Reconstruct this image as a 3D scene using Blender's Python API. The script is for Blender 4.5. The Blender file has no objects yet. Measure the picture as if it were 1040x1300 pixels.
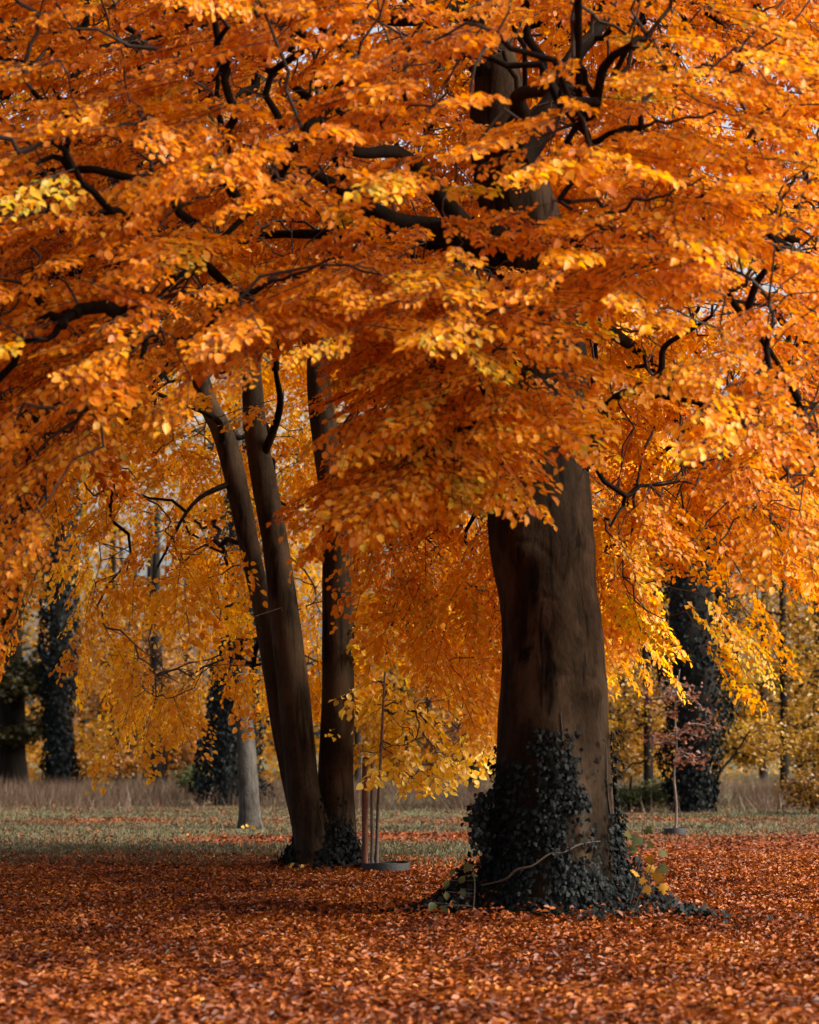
import bpy, math, random
import numpy as np
from mathutils import Matrix, Vector

random.seed(7)
RNG = np.random.default_rng(11)
SC = bpy.context.scene
COL = SC.collection

# ------------------------------------------------------------------ camera
FPX, HZ, EYE = 2600.0, 950.0, 1.67      # focal length in photo pixels, horizon row, eye height
cam_d = bpy.data.cameras.new('camera')
cam = bpy.data.objects.new('camera', cam_d)
COL.objects.link(cam)
cam.location = (0, 0, EYE)
cam.rotation_euler = (math.radians(90), 0, 0)
cam_d.sensor_fit = 'VERTICAL'
cam_d.sensor_height = 36.0
cam_d.sensor_width = 36.0
cam_d.lens = FPX / 1300.0 * 36.0
cam_d.shift_y = (HZ - 650.0) / 1300.0
cam_d.clip_start = 0.1
cam_d.clip_end = 2000.0
cam_d.dof.use_dof = True
cam_d.dof.focus_distance = 24.0
cam_d.dof.aperture_fstop = 1.8
SC.camera = cam

# ------------------------------------------------------------------ light
SUN_EL, SUN_AZ = math.radians(38), math.radians(106)     # azimuth clockwise from the view axis (+Y): the sun stands high on the right, a little behind the camera
world = bpy.data.worlds.new('World')
SC.world = world
world.use_nodes = True
nt = world.node_tree
bg = nt.nodes['Background']
sky = nt.nodes.new('ShaderNodeTexSky')
sky.sky_type = 'NISHITA'
sky.sun_disc = False
sky.sun_elevation = SUN_EL
sky.sun_rotation = SUN_AZ
sky.air_density = 1.0
sky.dust_density = 7.0
sky.ozone_density = 1.0
hsv = nt.nodes.new('ShaderNodeHueSaturation')          # thin high cloud: a paler sky than clear air gives
hsv.inputs['Saturation'].default_value = 0.45
hsv.inputs['Value'].default_value = 1.15
nt.links.new(sky.outputs['Color'], hsv.inputs['Color'])
nt.links.new(hsv.outputs['Color'], bg.inputs['Color'])
bg.inputs['Strength'].default_value = 0.15
sun_d = bpy.data.lights.new('sun', 'SUN')
sun = bpy.data.objects.new('sun', sun_d)
COL.objects.link(sun)
sun_d.energy = 4.0
sun_d.angle = math.radians(18.0)
sun_d.color = (1.0, 0.88, 0.70)
sdir = Vector((math.sin(SUN_AZ) * math.cos(SUN_EL), math.cos(SUN_AZ) * math.cos(SUN_EL), math.sin(SUN_EL)))
sun.rotation_euler = sdir.to_track_quat('Z', 'Y').to_euler()
sun.location = (20, 30, 40)

vs = SC.view_settings
vs.view_transform = 'Standard'
vs.look = 'None'
vs.exposure = 0.82
vs.gamma = 1.0
vs.use_curve_mapping = False
SC.cycles.max_bounces = 10
SC.cycles.diffuse_bounces = 6
SC.cycles.transmission_bounces = 6
SC.cycles.glossy_bounces = 2
SC.cycles.sample_clamp_indirect = 6.0
SC.cycles.use_denoising = True

# ------------------------------------------------------------------ helpers
def pw(px, py, d):
    """point of the place seen at photo pixel (px, py) at distance d"""
    return np.array([(px - 520.0) / FPX * d, d, EYE + (HZ - py) / FPX * d])

def topx(P):
    return 520 + P[:, 0] / P[:, 1] * FPX, HZ - (P[:, 2] - EYE) / P[:, 1] * FPX

def _hash(i, j, k, s):
    h = (i * 73856093) ^ (j * 19349663) ^ (k * 83492791) ^ (s * 2654435)
    h = (h ^ (h >> 13)) * 1274126177
    h = h ^ (h >> 16)
    return (h & 0xffff) / 65535.0

def vnoise(P, scale=(1, 1, 1), seed=0):
    q = np.asarray(P, float) * np.asarray(scale, float) + 1000.0
    i = np.floor(q).astype(np.int64)
    f = q - i
    f = f * f * (3 - 2 * f)
    out = 0
    for a in (0, 1):
        for b in (0, 1):
            for c in (0, 1):
                w = (f[:, 0] if a else 1 - f[:, 0]) * (f[:, 1] if b else 1 - f[:, 1]) * (f[:, 2] if c else 1 - f[:, 2])
                out = out + w * _hash(i[:, 0] + a, i[:, 1] + b, i[:, 2] + c, seed)
    return out

def unit(v):
    return v / np.maximum(np.linalg.norm(v, axis=-1, keepdims=True), 1e-9)

MAIN_BASE = pw(703, 1168, 20.0); MAIN_BASE[2] = 0
SECOND_BASE = pw(408, 1102, 28.2); SECOND_BASE[2] = 0

def ground_z(X, Y):
    X = np.asarray(X, float); Y = np.asarray(Y, float)
    z = 0.03 * np.sin(X * 0.55 + 1.3) * np.sin(Y * 0.37) + 0.012 * np.sin(X * 2.1 + Y * 1.7)
    r2 = (X - MAIN_BASE[0]) ** 2 + (Y - MAIN_BASE[1]) ** 2
    z = z + 0.17 * np.exp(-r2 / 1.1 ** 2)
    r2 = ((X - SECOND_BASE[0]) / 1.25) ** 2 + (Y - SECOND_BASE[1]) ** 2
    z = z + 0.14 * np.exp(-r2 / 0.6 ** 2)
    return z

# ---- object making
def link(name, me, mat=None, parent=None, kind=None):
    o = bpy.data.objects.new(name, me)
    COL.objects.link(o)
    if mat is not None:
        me.materials.append(mat)
    if parent is not None:
        o.parent = parent
        o.matrix_parent_inverse = Matrix.Translation(parent.location).inverted()
    if kind:
        o['kind'] = kind
    return o

def thing(name, label, cat, loc, group=None):
    o = bpy.data.objects.new(name, None)
    o.empty_display_size = 0.2
    COL.objects.link(o)
    o.location = [float(c) for c in loc]
    o['label'] = label
    o['category'] = cat
    if group:
        o['group'] = group
    return o

def tag(o, label, cat, group=None):
    o['label'] = label
    o['category'] = cat
    if group:
        o['group'] = group
    return o

def raw_mesh(name, V, F, smooth=False, attrs=None):
    """V (n,3); F (m,q) all faces of q corners"""
    V = np.ascontiguousarray(V, dtype=np.float32)
    F = np.ascontiguousarray(F, dtype=np.int32)
    me = bpy.data.meshes.new(name)
    me.vertices.add(len(V))
    me.vertices.foreach_set('co', V.ravel())
    m, q = F.shape
    me.loops.add(m * q)
    me.loops.foreach_set('vertex_index', F.ravel())
    me.polygons.add(m)
    me.polygons.foreach_set('loop_start', np.arange(0, m * q, q, dtype=np.int32))
    if smooth:
        me.polygons.foreach_set('use_smooth', np.ones(m, dtype=bool))
    for k, a in (attrs or {}).items():
        at = me.attributes.new(k, 'FLOAT', 'FACE')
        at.data.foreach_set('value', np.ascontiguousarray(a, dtype=np.float32))
    me.update(calc_edges=True)
    return me

# leaf outlines: (along, across, up), unit length
HEX_V = np.array([(0, 0, 0), (.30, -.32, .06), (.70, -.30, .04), (1, 0, -.10), (.70, .30, .04), (.30, .32, .06)])
KITE_V = np.array([(0, 0, 0), (.48, -.36, .07), (1, 0, -.08), (.48, .36, .07)])     # for leaves far enough off to be a few pixels
KITE_F = np.array([(0, 1, 2), (0, 2, 3)])
NARROW_V = HEX_V * np.array([1, .74, 1.5])
HEX_F = np.array([(0, 1, 2, 3), (0, 3, 4, 5)])
def fine_leaf(width=.34):
    us = [0, .18, .36, .55, .75, .9, 1.0]
    ws = [.02, .66, .96, 1.0, .72, .36, .02]
    V, F = [], []
    for u, w in zip(us, ws):
        droop = -.12 * u * u
        V += [(u, -w * width, .075 * w + droop), (u, 0, droop), (u, w * width, .075 * w + droop)]
    for k in range(len(us) - 1):
        a = 3 * k
        F += [(a, a + 3, a + 4, a + 1), (a + 1, a + 4, a + 5, a + 2)]
    V += [(-.16, -.012, .0), (-.16, .012, .0)]
    n = len(V)
    F += [(n - 2, 0, 2, n - 1)]
    return np.array(V, float), np.array(F)
FINE_V, FINE_F = fine_leaf()
def lobed(outline):
    V = [(.42, 0, .04)] + [(u, v, -.05 * abs(v) * 2 + .02) for u, v in outline]
    n = len(outline)
    F = [(0, 1 + k, 1 + (k + 1) % n) for k in range(n)]
    return np.array(V, float), np.array(F)
IVY_V, IVY_F = lobed([(0, 0), (-.05, -.28), (.22, -.48), (.42, -.26), (.62, -.34), (1, 0), (.62, .34), (.42, .26), (.22, .48), (-.05, .28)])
MAPLE_V, MAPLE_F = lobed([(0, 0), (-.08, -.34), (.16, -.36), (.30, -.64), (.46, -.42), (.62, -.50), (.60, -.22), (.82, -.20), (1.05, 0),
                          (.82, .20), (.60, .22), (.62, .50), (.46, .42), (.30, .64), (.16, .36), (-.08, .34)])

def frames(A, N):
    A = unit(A)
    N = unit(N - A * np.sum(A * N, axis=1, keepdims=True))
    return A, np.cross(N, A), N

def leaves_mesh(name, L, tv=HEX_V, tf=HEX_F):
    """L: dict p, a, n, s, t (arrays)"""
    A, S, N = frames(L['a'], L['n'])
    n = len(A)
    k = len(tv)
    curl = RNG.uniform(.3, 2.6, (n, 1, 1))
    V = (L['p'][:, None, :] + L['s'][:, None, None] * (
        tv[None, :, 0:1] * A[:, None, :] + tv[None, :, 1:2] * S[:, None, :] + curl * tv[None, :, 2:3] * N[:, None, :]))
    F = tf[None] + (np.arange(n) * k)[:, None, None]
    return raw_mesh(name, V.reshape(-1, 3), F.reshape(-1, tf.shape[1]), attrs={'tint': np.repeat(L['t'], len(tf))})

def take(L, idx):
    return {k: v[idx] for k, v in L.items()}

def cat(*Ls):
    return {k: np.concatenate([l[k] for l in Ls]) for k in Ls[0]}

def leaf_objects(name, L, mat, parent, tv, tf, nvar=10):
    """each leaf an object of its own; alike leaves share mesh data"""
    A, S, N = frames(L['a'], L['n'])
    edges = np.quantile(L['t'], np.linspace(0, 1, nvar + 1))
    vari = []
    for k in range(nvar):
        t = .5 * (edges[k] + edges[k + 1])
        v = tv.copy(); v[:, 2] *= RNG.uniform(.4, 2.4)
        v[:, 1] *= RNG.uniform(.9, 1.1)
        me = raw_mesh(name, v, tf, attrs={'tint': np.full(len(tf), t)})
        me.materials.append(mat)
        vari.append(me)
    which = np.clip(np.searchsorted(edges, L['t'], side='right') - 1, 0, nvar - 1)
    inv = Matrix.Translation(parent.location).inverted()
    for i in range(len(A)):
        o = bpy.data.objects.new(name, vari[which[i]])
        COL.objects.link(o)
        o.parent = parent
        o.matrix_parent_inverse = inv
        s = float(L['s'][i])
        m = np.eye(4)
        m[:3, 0] = A[i] * s; m[:3, 1] = S[i] * s; m[:3, 2] = N[i] * s; m[:3, 3] = L['p'][i]
        o.matrix_basis = Matrix(m.tolist())

def segs_mesh(name, p0, p1, r0, r1, sides=4):
    p0, p1 = np.asarray(p0), np.asarray(p1)
    n = len(p0)
    t = unit(p1 - p0)
    ref = np.where(np.abs(t[:, 2:3]) < .9, np.array([[0, 0, 1.0]]), np.array([[1.0, 0, 0]]))
    u = unit(np.cross(t, ref)); v = np.cross(t, u)
    ang = np.arange(sides) / sides * 2 * np.pi
    ring = np.cos(ang)[None, :, None] * u[:, None] + np.sin(ang)[None, :, None] * v[:, None]
    over = (p1 - p0) * 0.02
    V = np.concatenate([p0[:, None] - over[:, None] + ring * np.asarray(r0)[:, None, None],
                        p1[:, None] + over[:, None] + ring * np.asarray(r1)[:, None, None]], axis=1)
    k = np.arange(sides); k2 = (k + 1) % sides
    f = np.stack([k, k2, k2 + sides, k + sides], axis=1)
    F = f[None] + (np.arange(n) * 2 * sides)[:, None, None]
    return raw_mesh(name, V.reshape(-1, 3), F.reshape(-1, 4), smooth=True)

def catmull(pts, n):
    pts = np.asarray(pts, float)
    P = np.vstack([2 * pts[0] - pts[1], pts, 2 * pts[-1] - pts[-2]])
    out = []
    for k in range(1, len(P) - 2):
        t = np.linspace(0, 1, n, endpoint=False)[:, None]
        a, b, c, d = P[k - 1], P[k], P[k + 1], P[k + 2]
        out.append(.5 * ((2 * b) + (c - a) * t + (2 * a - 5 * b + 4 * c - d) * t ** 2 + (3 * b - a - 3 * c + d) * t ** 3))
    out.append(pts[-1][None])
    return np.vstack(out)

def loft(name, path, rad, sides=16, rough=0.05, seed=0, shape=None, cap=True):
    """tube through path with radius rad; shape(theta, point, r) may return an altered radius"""
    path = np.asarray(path, float); rad = np.asarray(rad, float)
    n = len(path)
    tan = unit(np.gradient(path, axis=0))
    u = unit(np.cross(tan[0], np.array([0, 1.0, 0.02])))
    ang = np.arange(sides) / sides * 2 * np.pi
    V = np.zeros((n, sides, 3))
    for i in range(n):
        u = unit(u - tan[i] * np.dot(u, tan[i]))
        v = np.cross(tan[i], u)
        dirs = np.cos(ang)[:, None] * u + np.sin(ang)[:, None] * v
        r = np.full(sides, rad[i])
        q = path[i] + dirs * rad[i]
        if rough:
            r = r * (1 + rough * 2 * (vnoise(q, (2.6 / max(rad.max(), .1) * .3,) * 2 + (1.3,), seed) - .5)
                     + rough * .7 * (vnoise(q, (9, 9, 4), seed + 1) - .5))
        if shape is not None:
            r = shape(dirs, q, r)
        V[i] = path[i] + dirs * r[:, None]
    k = np.arange(sides); k2 = (k + 1) % sides
    f = np.stack([k, k2, k2 + sides, k + sides], axis=1)
    F = (f[None] + (np.arange(n - 1) * sides)[:, None, None]).reshape(-1, 4)
    V = V.reshape(-1, 3)
    if cap:
        V = np.vstack([V, path[-1][None] + tan[-1] * rad[-1] * .5])
        e = (n - 1) * sides
        F = np.vstack([F, np.stack([k + e, k2 + e, np.full(sides, len(V) - 1), np.full(sides, len(V) - 1)], axis=1)])
        # triangles at the cap are written as quads with a shared corner nudged apart
        V = np.vstack([V, V[-1] + 1e-4])
        F[-sides:, 3] = len(V) - 1
    return raw_mesh(name, V, F, smooth=True)

# ---- materials
def new_mat(name):
    m = bpy.data.materials.new(name)
    m.use_nodes = True
    t = m.node_tree
    t.nodes.clear()
    out = t.nodes.new('ShaderNodeOutputMaterial')
    return m, t, out

def ramp(t, stops):
    r = t.nodes.new('ShaderNodeValToRGB')
    e = r.color_ramp.elements
    while len(e) > 1:
        e.remove(e[0])
    e[0].position = stops[0][0]; e[0].color = (*stops[0][1], 1)
    for p, c in stops[1:]:
        x = e.new(p); x.color = (*c, 1)
    return r

def leaf_mat(name, stops, trans=.45, gloss=.06, rough=.45, tint_boost=None):
    m, t, out = new_mat(name)
    at = t.nodes.new('ShaderNodeAttribute'); at.attribute_name = 'tint'
    tc = t.nodes.new('ShaderNodeTexCoord')
    nz = t.nodes.new('ShaderNodeTexNoise'); nz.inputs['Scale'].default_value = 30; nz.inputs['Detail'].default_value = 2
    t.links.new(tc.outputs['Object'], nz.inputs['Vector'])
    ma = t.nodes.new('ShaderNodeMath'); ma.operation = 'MULTIPLY_ADD'
    ma.inputs[1].default_value = .18; t.links.new(nz.outputs['Fac'], ma.inputs[0])
    sub = t.nodes.new('ShaderNodeMath'); sub.operation = 'SUBTRACT'; sub.inputs[1].default_value = .09
    t.links.new(at.outputs['Fac'], sub.inputs[0])
    t.links.new(sub.outputs[0], ma.inputs[2])
    r = ramp(t, stops)
    t.links.new(ma.outputs[0], r.inputs['Fac'])
    df = t.nodes.new('ShaderNodeBsdfDiffuse'); tr = t.nodes.new('ShaderNodeBsdfTranslucent')
    gl = t.nodes.new('ShaderNodeBsdfGlossy'); gl.inputs['Roughness'].default_value = rough
    t.links.new(r.outputs['Color'], df.inputs['Color'])
    hs = t.nodes.new('ShaderNodeHueSaturation'); hs.inputs['Saturation'].default_value = 1.08; hs.inputs['Value'].default_value = 1.15
    t.links.new(r.outputs['Color'], hs.inputs['Color'])
    t.links.new(hs.outputs['Color'], tr.inputs['Color'])
    m1 = t.nodes.new('ShaderNodeMixShader'); m1.inputs['Fac'].default_value = trans
    t.links.new(df.outputs[0], m1.inputs[1]); t.links.new(tr.outputs[0], m1.inputs[2])
    m2 = t.nodes.new('ShaderNodeMixShader'); m2.inputs['Fac'].default_value = gloss
    t.links.new(m1.outputs[0], m2.inputs[1]); t.links.new(gl.outputs[0], m2.inputs[2])
    t.links.new(m2.outputs[0], out.inputs['Surface'])
    return m

def bark_mat(name, c0, c1, c2, stretch=.18, scale=5.0, bump=.35, rough=.85, fine=30.0):
    m, t, out = new_mat(name)
    tc = t.nodes.new('ShaderNodeTexCoord')
    mp = t.nodes.new('ShaderNodeMapping'); mp.inputs['Scale'].default_value = (1, 1, stretch)
    t.links.new(tc.outputs['Object'], mp.inputs['Vector'])
    n1 = t.nodes.new('ShaderNodeTexNoise'); n1.inputs['Scale'].default_value = scale
    n1.inputs['Detail'].default_value = 9; n1.inputs['Roughness'].default_value = .62; n1.inputs['Distortion'].default_value = .6
    t.links.new(mp.outputs[0], n1.inputs['Vector'])
    n2 = t.nodes.new('ShaderNodeTexNoise'); n2.inputs['Scale'].default_value = fine; n2.inputs['Detail'].default_value = 6
    mp2 = t.nodes.new('ShaderNodeMapping'); mp2.inputs['Scale'].default_value = (1, 1, .55)
    t.links.new(tc.outputs['Object'], mp2.inputs['Vector']); t.links.new(mp2.outputs[0], n2.inputs['Vector'])
    n3 = t.nodes.new('ShaderNodeTexNoise'); n3.inputs['Scale'].default_value = 1.3; n3.inputs['Detail'].default_value = 3
    t.links.new(tc.outputs['Object'], n3.inputs['Vector'])
    r = ramp(t, [(.30, c0), (.50, c1), (.72, c2)])
    mx = t.nodes.new('ShaderNodeMath'); mx.operation = 'MULTIPLY_ADD'; mx.inputs[1].default_value = .45
    t.links.new(n3.outputs['Fac'], mx.inputs[0])
    ad = t.nodes.new('ShaderNodeMath'); ad.operation = 'MULTIPLY_ADD'; ad.inputs[1].default_value = .8; ad.inputs[2].default_value = -.12
    t.links.new(n1.outputs['Fac'], ad.inputs[0]); t.links.new(ad.outputs[0], mx.inputs[2])
    t.links.new(mx.outputs[0], r.inputs['Fac'])
    mixc = t.nodes.new('ShaderNodeMixRGB'); mixc.blend_type = 'MULTIPLY'; mixc.inputs['Fac'].default_value = .5
    r2 = ramp(t, [(.35, (.45, .42, .40)), (.6, (1, 1, 1))])
    t.links.new(n2.outputs['Fac'], r2.inputs['Fac'])
    t.links.new(r.outputs['Color'], mixc.inputs[1]); t.links.new(r2.outputs['Color'], mixc.inputs[2])
    bs = t.nodes.new('ShaderNodeBsdfPrincipled'); bs.inputs['Roughness'].default_value = rough
    bs.inputs['Specular IOR Level'].default_value = .06
    t.links.new(mixc.outputs[0], bs.inputs['Base Color'])
    hsum = t.nodes.new('ShaderNodeMath'); hsum.operation = 'MULTIPLY_ADD'; hsum.inputs[1].default_value = .35
    t.links.new(n2.outputs['Fac'], hsum.inputs[0]); t.links.new(n1.outputs['Fac'], hsum.inputs[2])
    bp = t.nodes.new('ShaderNodeBump'); bp.inputs['Strength'].default_value = bump; bp.inputs['Distance'].default_value = .04
    t.links.new(hsum.outputs[0], bp.inputs['Height']); t.links.new(bp.outputs[0], bs.inputs['Normal'])
    t.links.new(bs.outputs[0], out.inputs['Surface'])
    return m

def streaked(m, light, amount=.75):
    """old water stains and paler lichen patches on a bark material"""
    t = m.node_tree
    bs = [n for n in t.nodes if n.type == 'BSDF_PRINCIPLED'][0]
    src = bs.inputs['Base Color'].links[0].from_socket
    tc = t.nodes.new('ShaderNodeTexCoord')
    mp = t.nodes.new('ShaderNodeMapping'); mp.inputs['Scale'].default_value = (1, 1, .09)
    t.links.new(tc.outputs['Object'], mp.inputs['Vector'])
    n = t.nodes.new('ShaderNodeTexNoise'); n.inputs['Scale'].default_value = 7; n.inputs['Detail'].default_value = 7
    n.inputs['Roughness'].default_value = .65; n.inputs['Distortion'].default_value = 1.1
    t.links.new(mp.outputs[0], n.inputs['Vector'])
    n2 = t.nodes.new('ShaderNodeTexNoise'); n2.inputs['Scale'].default_value = 1.7; n2.inputs['Detail'].default_value = 6
    n2.inputs['Roughness'].default_value = .6
    mp2 = t.nodes.new('ShaderNodeMapping'); mp2.inputs['Scale'].default_value = (1.2, 1.2, .55)
    t.links.new(tc.outputs['Object'], mp2.inputs['Vector']); t.links.new(mp2.outputs[0], n2.inputs['Vector'])
    r2 = ramp(t, [(.50, (0, 0, 0)), (.62, (1, 1, 1))]); t.links.new(n2.outputs['Fac'], r2.inputs['Fac'])
    lm = t.nodes.new('ShaderNodeMixRGB'); lm.inputs[2].default_value = (*light, 1)
    fm = t.nodes.new('ShaderNodeMath'); fm.operation = 'MULTIPLY'; fm.inputs[1].default_value = .7
    t.links.new(r2.outputs['Color'], fm.inputs[0]); t.links.new(fm.outputs[0], lm.inputs['Fac'])
    t.links.new(src, lm.inputs[1])
    r = ramp(t, [(.36, (1 - amount,) * 3), (.47, (1, 1, 1))]); t.links.new(n.outputs['Fac'], r.inputs['Fac'])
    mu = t.nodes.new('ShaderNodeMixRGB'); mu.blend_type = 'MULTIPLY'; mu.inputs['Fac'].default_value = 1
    t.links.new(lm.outputs[0], mu.inputs[1]); t.links.new(r.outputs['Color'], mu.inputs[2])
    t.links.new(mu.outputs[0], bs.inputs['Base Color'])

def plain_mat(name, c, rough=.8, var=.35, scale=12.0):
    m, t, out = new_mat(name)
    tc = t.nodes.new('ShaderNodeTexCoord')
    nz = t.nodes.new('ShaderNodeTexNoise'); nz.inputs['Scale'].default_value = scale; nz.inputs['Detail'].default_value = 5
    t.links.new(tc.outputs['Object'], nz.inputs['Vector'])
    r = ramp(t, [(.3, tuple(x * (1 - var) for x in c)), (.7, tuple(min(1, x * (1 + var)) for x in c))])
    t.links.new(nz.outputs['Fac'], r.inputs['Fac'])
    bs = t.nodes.new('ShaderNodeBsdfPrincipled'); bs.inputs['Roughness'].default_value = rough
    t.links.new(r.outputs['Color'], bs.inputs['Base Color'])
    bp = t.nodes.new('ShaderNodeBump'); bp.inputs['Strength'].default_value = .3; bp.inputs['Distance'].default_value = .02
    t.links.new(nz.outputs['Fac'], bp.inputs['Height']); t.links.new(bp.outputs[0], bs.inputs['Normal'])
    t.links.new(bs.outputs[0], out.inputs['Surface'])
    return m

M = {}
M['beech_leaf'] = leaf_mat('beech_leaf', [(0, (.36, .075, .004)), (.25, (.60, .170, .005)), (.55, (.76, .285, .008)), (.8, (.82, .40, .018)), (1, (.50, .40, .04))], .5, .025)
M['gold_leaf'] = leaf_mat('gold_leaf', [(0, (.52, .15, .008)), (.35, (.77, .33, .013)), (.7, (.86, .46, .026)), (1, (.85, .60, .06))], .55, .02)
M['yellow_leaf'] = leaf_mat('yellow_leaf', [(0, (.68, .36, .025)), (.5, (.84, .55, .045)), (1, (.88, .66, .10))], .5, .04)
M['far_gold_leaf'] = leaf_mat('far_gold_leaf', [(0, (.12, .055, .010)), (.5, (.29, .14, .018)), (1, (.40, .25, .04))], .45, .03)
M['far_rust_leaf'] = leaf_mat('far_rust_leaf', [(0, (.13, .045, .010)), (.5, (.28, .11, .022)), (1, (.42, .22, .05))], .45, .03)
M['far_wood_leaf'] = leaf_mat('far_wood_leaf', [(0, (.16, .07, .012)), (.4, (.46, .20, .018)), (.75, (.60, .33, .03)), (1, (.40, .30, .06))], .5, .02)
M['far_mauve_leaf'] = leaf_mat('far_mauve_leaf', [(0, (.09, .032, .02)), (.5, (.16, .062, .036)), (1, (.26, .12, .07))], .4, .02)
M['olive_leaf'] = leaf_mat('olive_leaf', [(0, (.02, .018, .006)), (.5, (.045, .036, .010)), (1, (.10, .07, .016))], .3, .03)
M['green_leaf'] = leaf_mat('green_leaf', [(0, (.03, .038, .014)), (.5, (.055, .06, .022)), (1, (.09, .085, .028))], .35, .012)
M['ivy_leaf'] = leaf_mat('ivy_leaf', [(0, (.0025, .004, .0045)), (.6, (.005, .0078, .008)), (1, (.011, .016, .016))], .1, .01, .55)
M['litter_leaf'] = leaf_mat('litter_leaf', [(0, (.035, .007, .0025)), (.3, (.135, .028, .004)), (.65, (.28, .070, .008)), (.9, (.39, .13, .015)), (1, (.42, .20, .04))], .15, .03, .5)
M['grass_blade'] = leaf_mat('grass_blade', [(0, (.04, .042, .022)), (.5, (.075, .072, .04)), (1, (.15, .12, .07))], .3, .02)
M['dry_grass'] = leaf_mat('dry_grass', [(0, (.055, .034, .022)), (.5, (.11, .066, .042)), (1, (.19, .125, .085))], .3, .02)
M['maple_leaf'] = leaf_mat('maple_leaf', [(0, (.20, .09, .010)), (.5, (.38, .19, .014)), (1, (.48, .28, .02))], .35, .03)
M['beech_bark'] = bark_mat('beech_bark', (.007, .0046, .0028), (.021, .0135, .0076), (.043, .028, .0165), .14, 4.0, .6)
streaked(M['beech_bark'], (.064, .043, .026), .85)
M['limb_bark'] = bark_mat('limb_bark', (.005, .0035, .0025), (.010, .007, .0045), (.02, .014, .009), .3, 6.0, .3)
M['twig_bark'] = plain_mat('twig_bark', (.03, .02, .014), .85)
M['second_bark'] = bark_mat('second_bark', (.011, .0078, .0048), (.033, .0225, .0135), (.058, .040, .025), .2, 6.0, .4)
M['pale_bark'] = bark_mat('pale_bark', (.012, .011, .010), (.042, .038, .034), (.072, .066, .06), .8, 7.0, .8)
streaked(M['pale_bark'], (.09, .081, .072), .7)
streaked(M['second_bark'], (.070, .047, .029), .7)
M['far_bark'] = bark_mat('far_bark', (.009, .0075, .0065), (.02, .0165, .014), (.04, .032, .027), .2, 5.0, .4)
M['stake_wood'] = bark_mat('stake_wood', (.07, .03, .02), (.13, .06, .04), (.19, .10, .07), .1, 18.0, .25)
M['stake_grey'] = bark_mat('stake_grey', (.07, .055, .05), (.13, .10, .09), (.2, .16, .14), .1, 18.0, .25)
M['ring_rubber'] = plain_mat('ring_rubber', (.007, .008, .011), .75, .3, 25)
M['mulch'] = plain_mat('mulch', (.025, .015, .01), .95, .5, 40)

# ------------------------------------------------------------------ ground
def litter_field(X, Y):
    """how thickly leaves lie, 0..1"""
    P = np.stack([X, Y, np.zeros_like(X)], 1)
    n = vnoise(P, (.45, .30, 1), 5) * .6 + vnoise(P, (1.3, .9, 1), 6) * .4
    edge = 28.6 + 1.2 * (vnoise(P, (.5, .5, 1), 8) - .5) + np.clip(X - .5, 0, 4) * 2.2
    L = 1 / (1 + np.exp((Y - edge) / .9))
    px = 520 + X / np.maximum(Y, 1) * FPX
    strip = np.exp(-((Y - 38.0) / 2.2) ** 2) * (1 / (1 + np.exp(-(px - 230) / 30)))
    strip2 = np.exp(-((Y - 47.0) / 3.0) ** 2) * .55
    right = (1 / (1 + np.exp(-(px - 690) / 60))) * np.exp(-np.clip(Y - 34, 0, 99) / 7.0) * .9
    base = .05 + .34 * n * n + .35 * np.exp(-np.clip(Y - 28, 0, 99) / 3.5) * n
    return np.clip(np.maximum.reduce([L, strip * (.3 + n), strip2 * (n * 1.5), right * (.4 + n), base]), 0, 1)

ys = np.concatenate([np.linspace(-30, 8, 12), np.linspace(8.3, 40, 150), np.linspace(40.6, 110, 90), np.linspace(115, 900, 20)])
xs = np.concatenate([np.linspace(-450, -18, 12), np.linspace(-17, -7, 20), np.linspace(-6.8, 6.8, 100), np.linspace(7, 17, 20), np.linspace(18, 450, 12)])
GX, GY = np.meshgrid(xs, ys)
GV = np.stack([GX.ravel(), GY.ravel(), ground_z(GX.ravel(), GY.ravel())], 1)
nx, ny = len(xs), len(ys)
ii = (np.arange(ny - 1)[:, None] * nx + np.arange(nx - 1)[None]).ravel()
GF = np.stack([ii, ii + 1, ii + nx + 1, ii + nx], 1)
gm = raw_mesh('ground', GV, GF, smooth=True)
ga = gm.attributes.new('litter', 'FLOAT', 'POINT')
ga.data.foreach_set('value', litter_field(GV[:, 0], GV[:, 1]).astype(np.float32))
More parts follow.
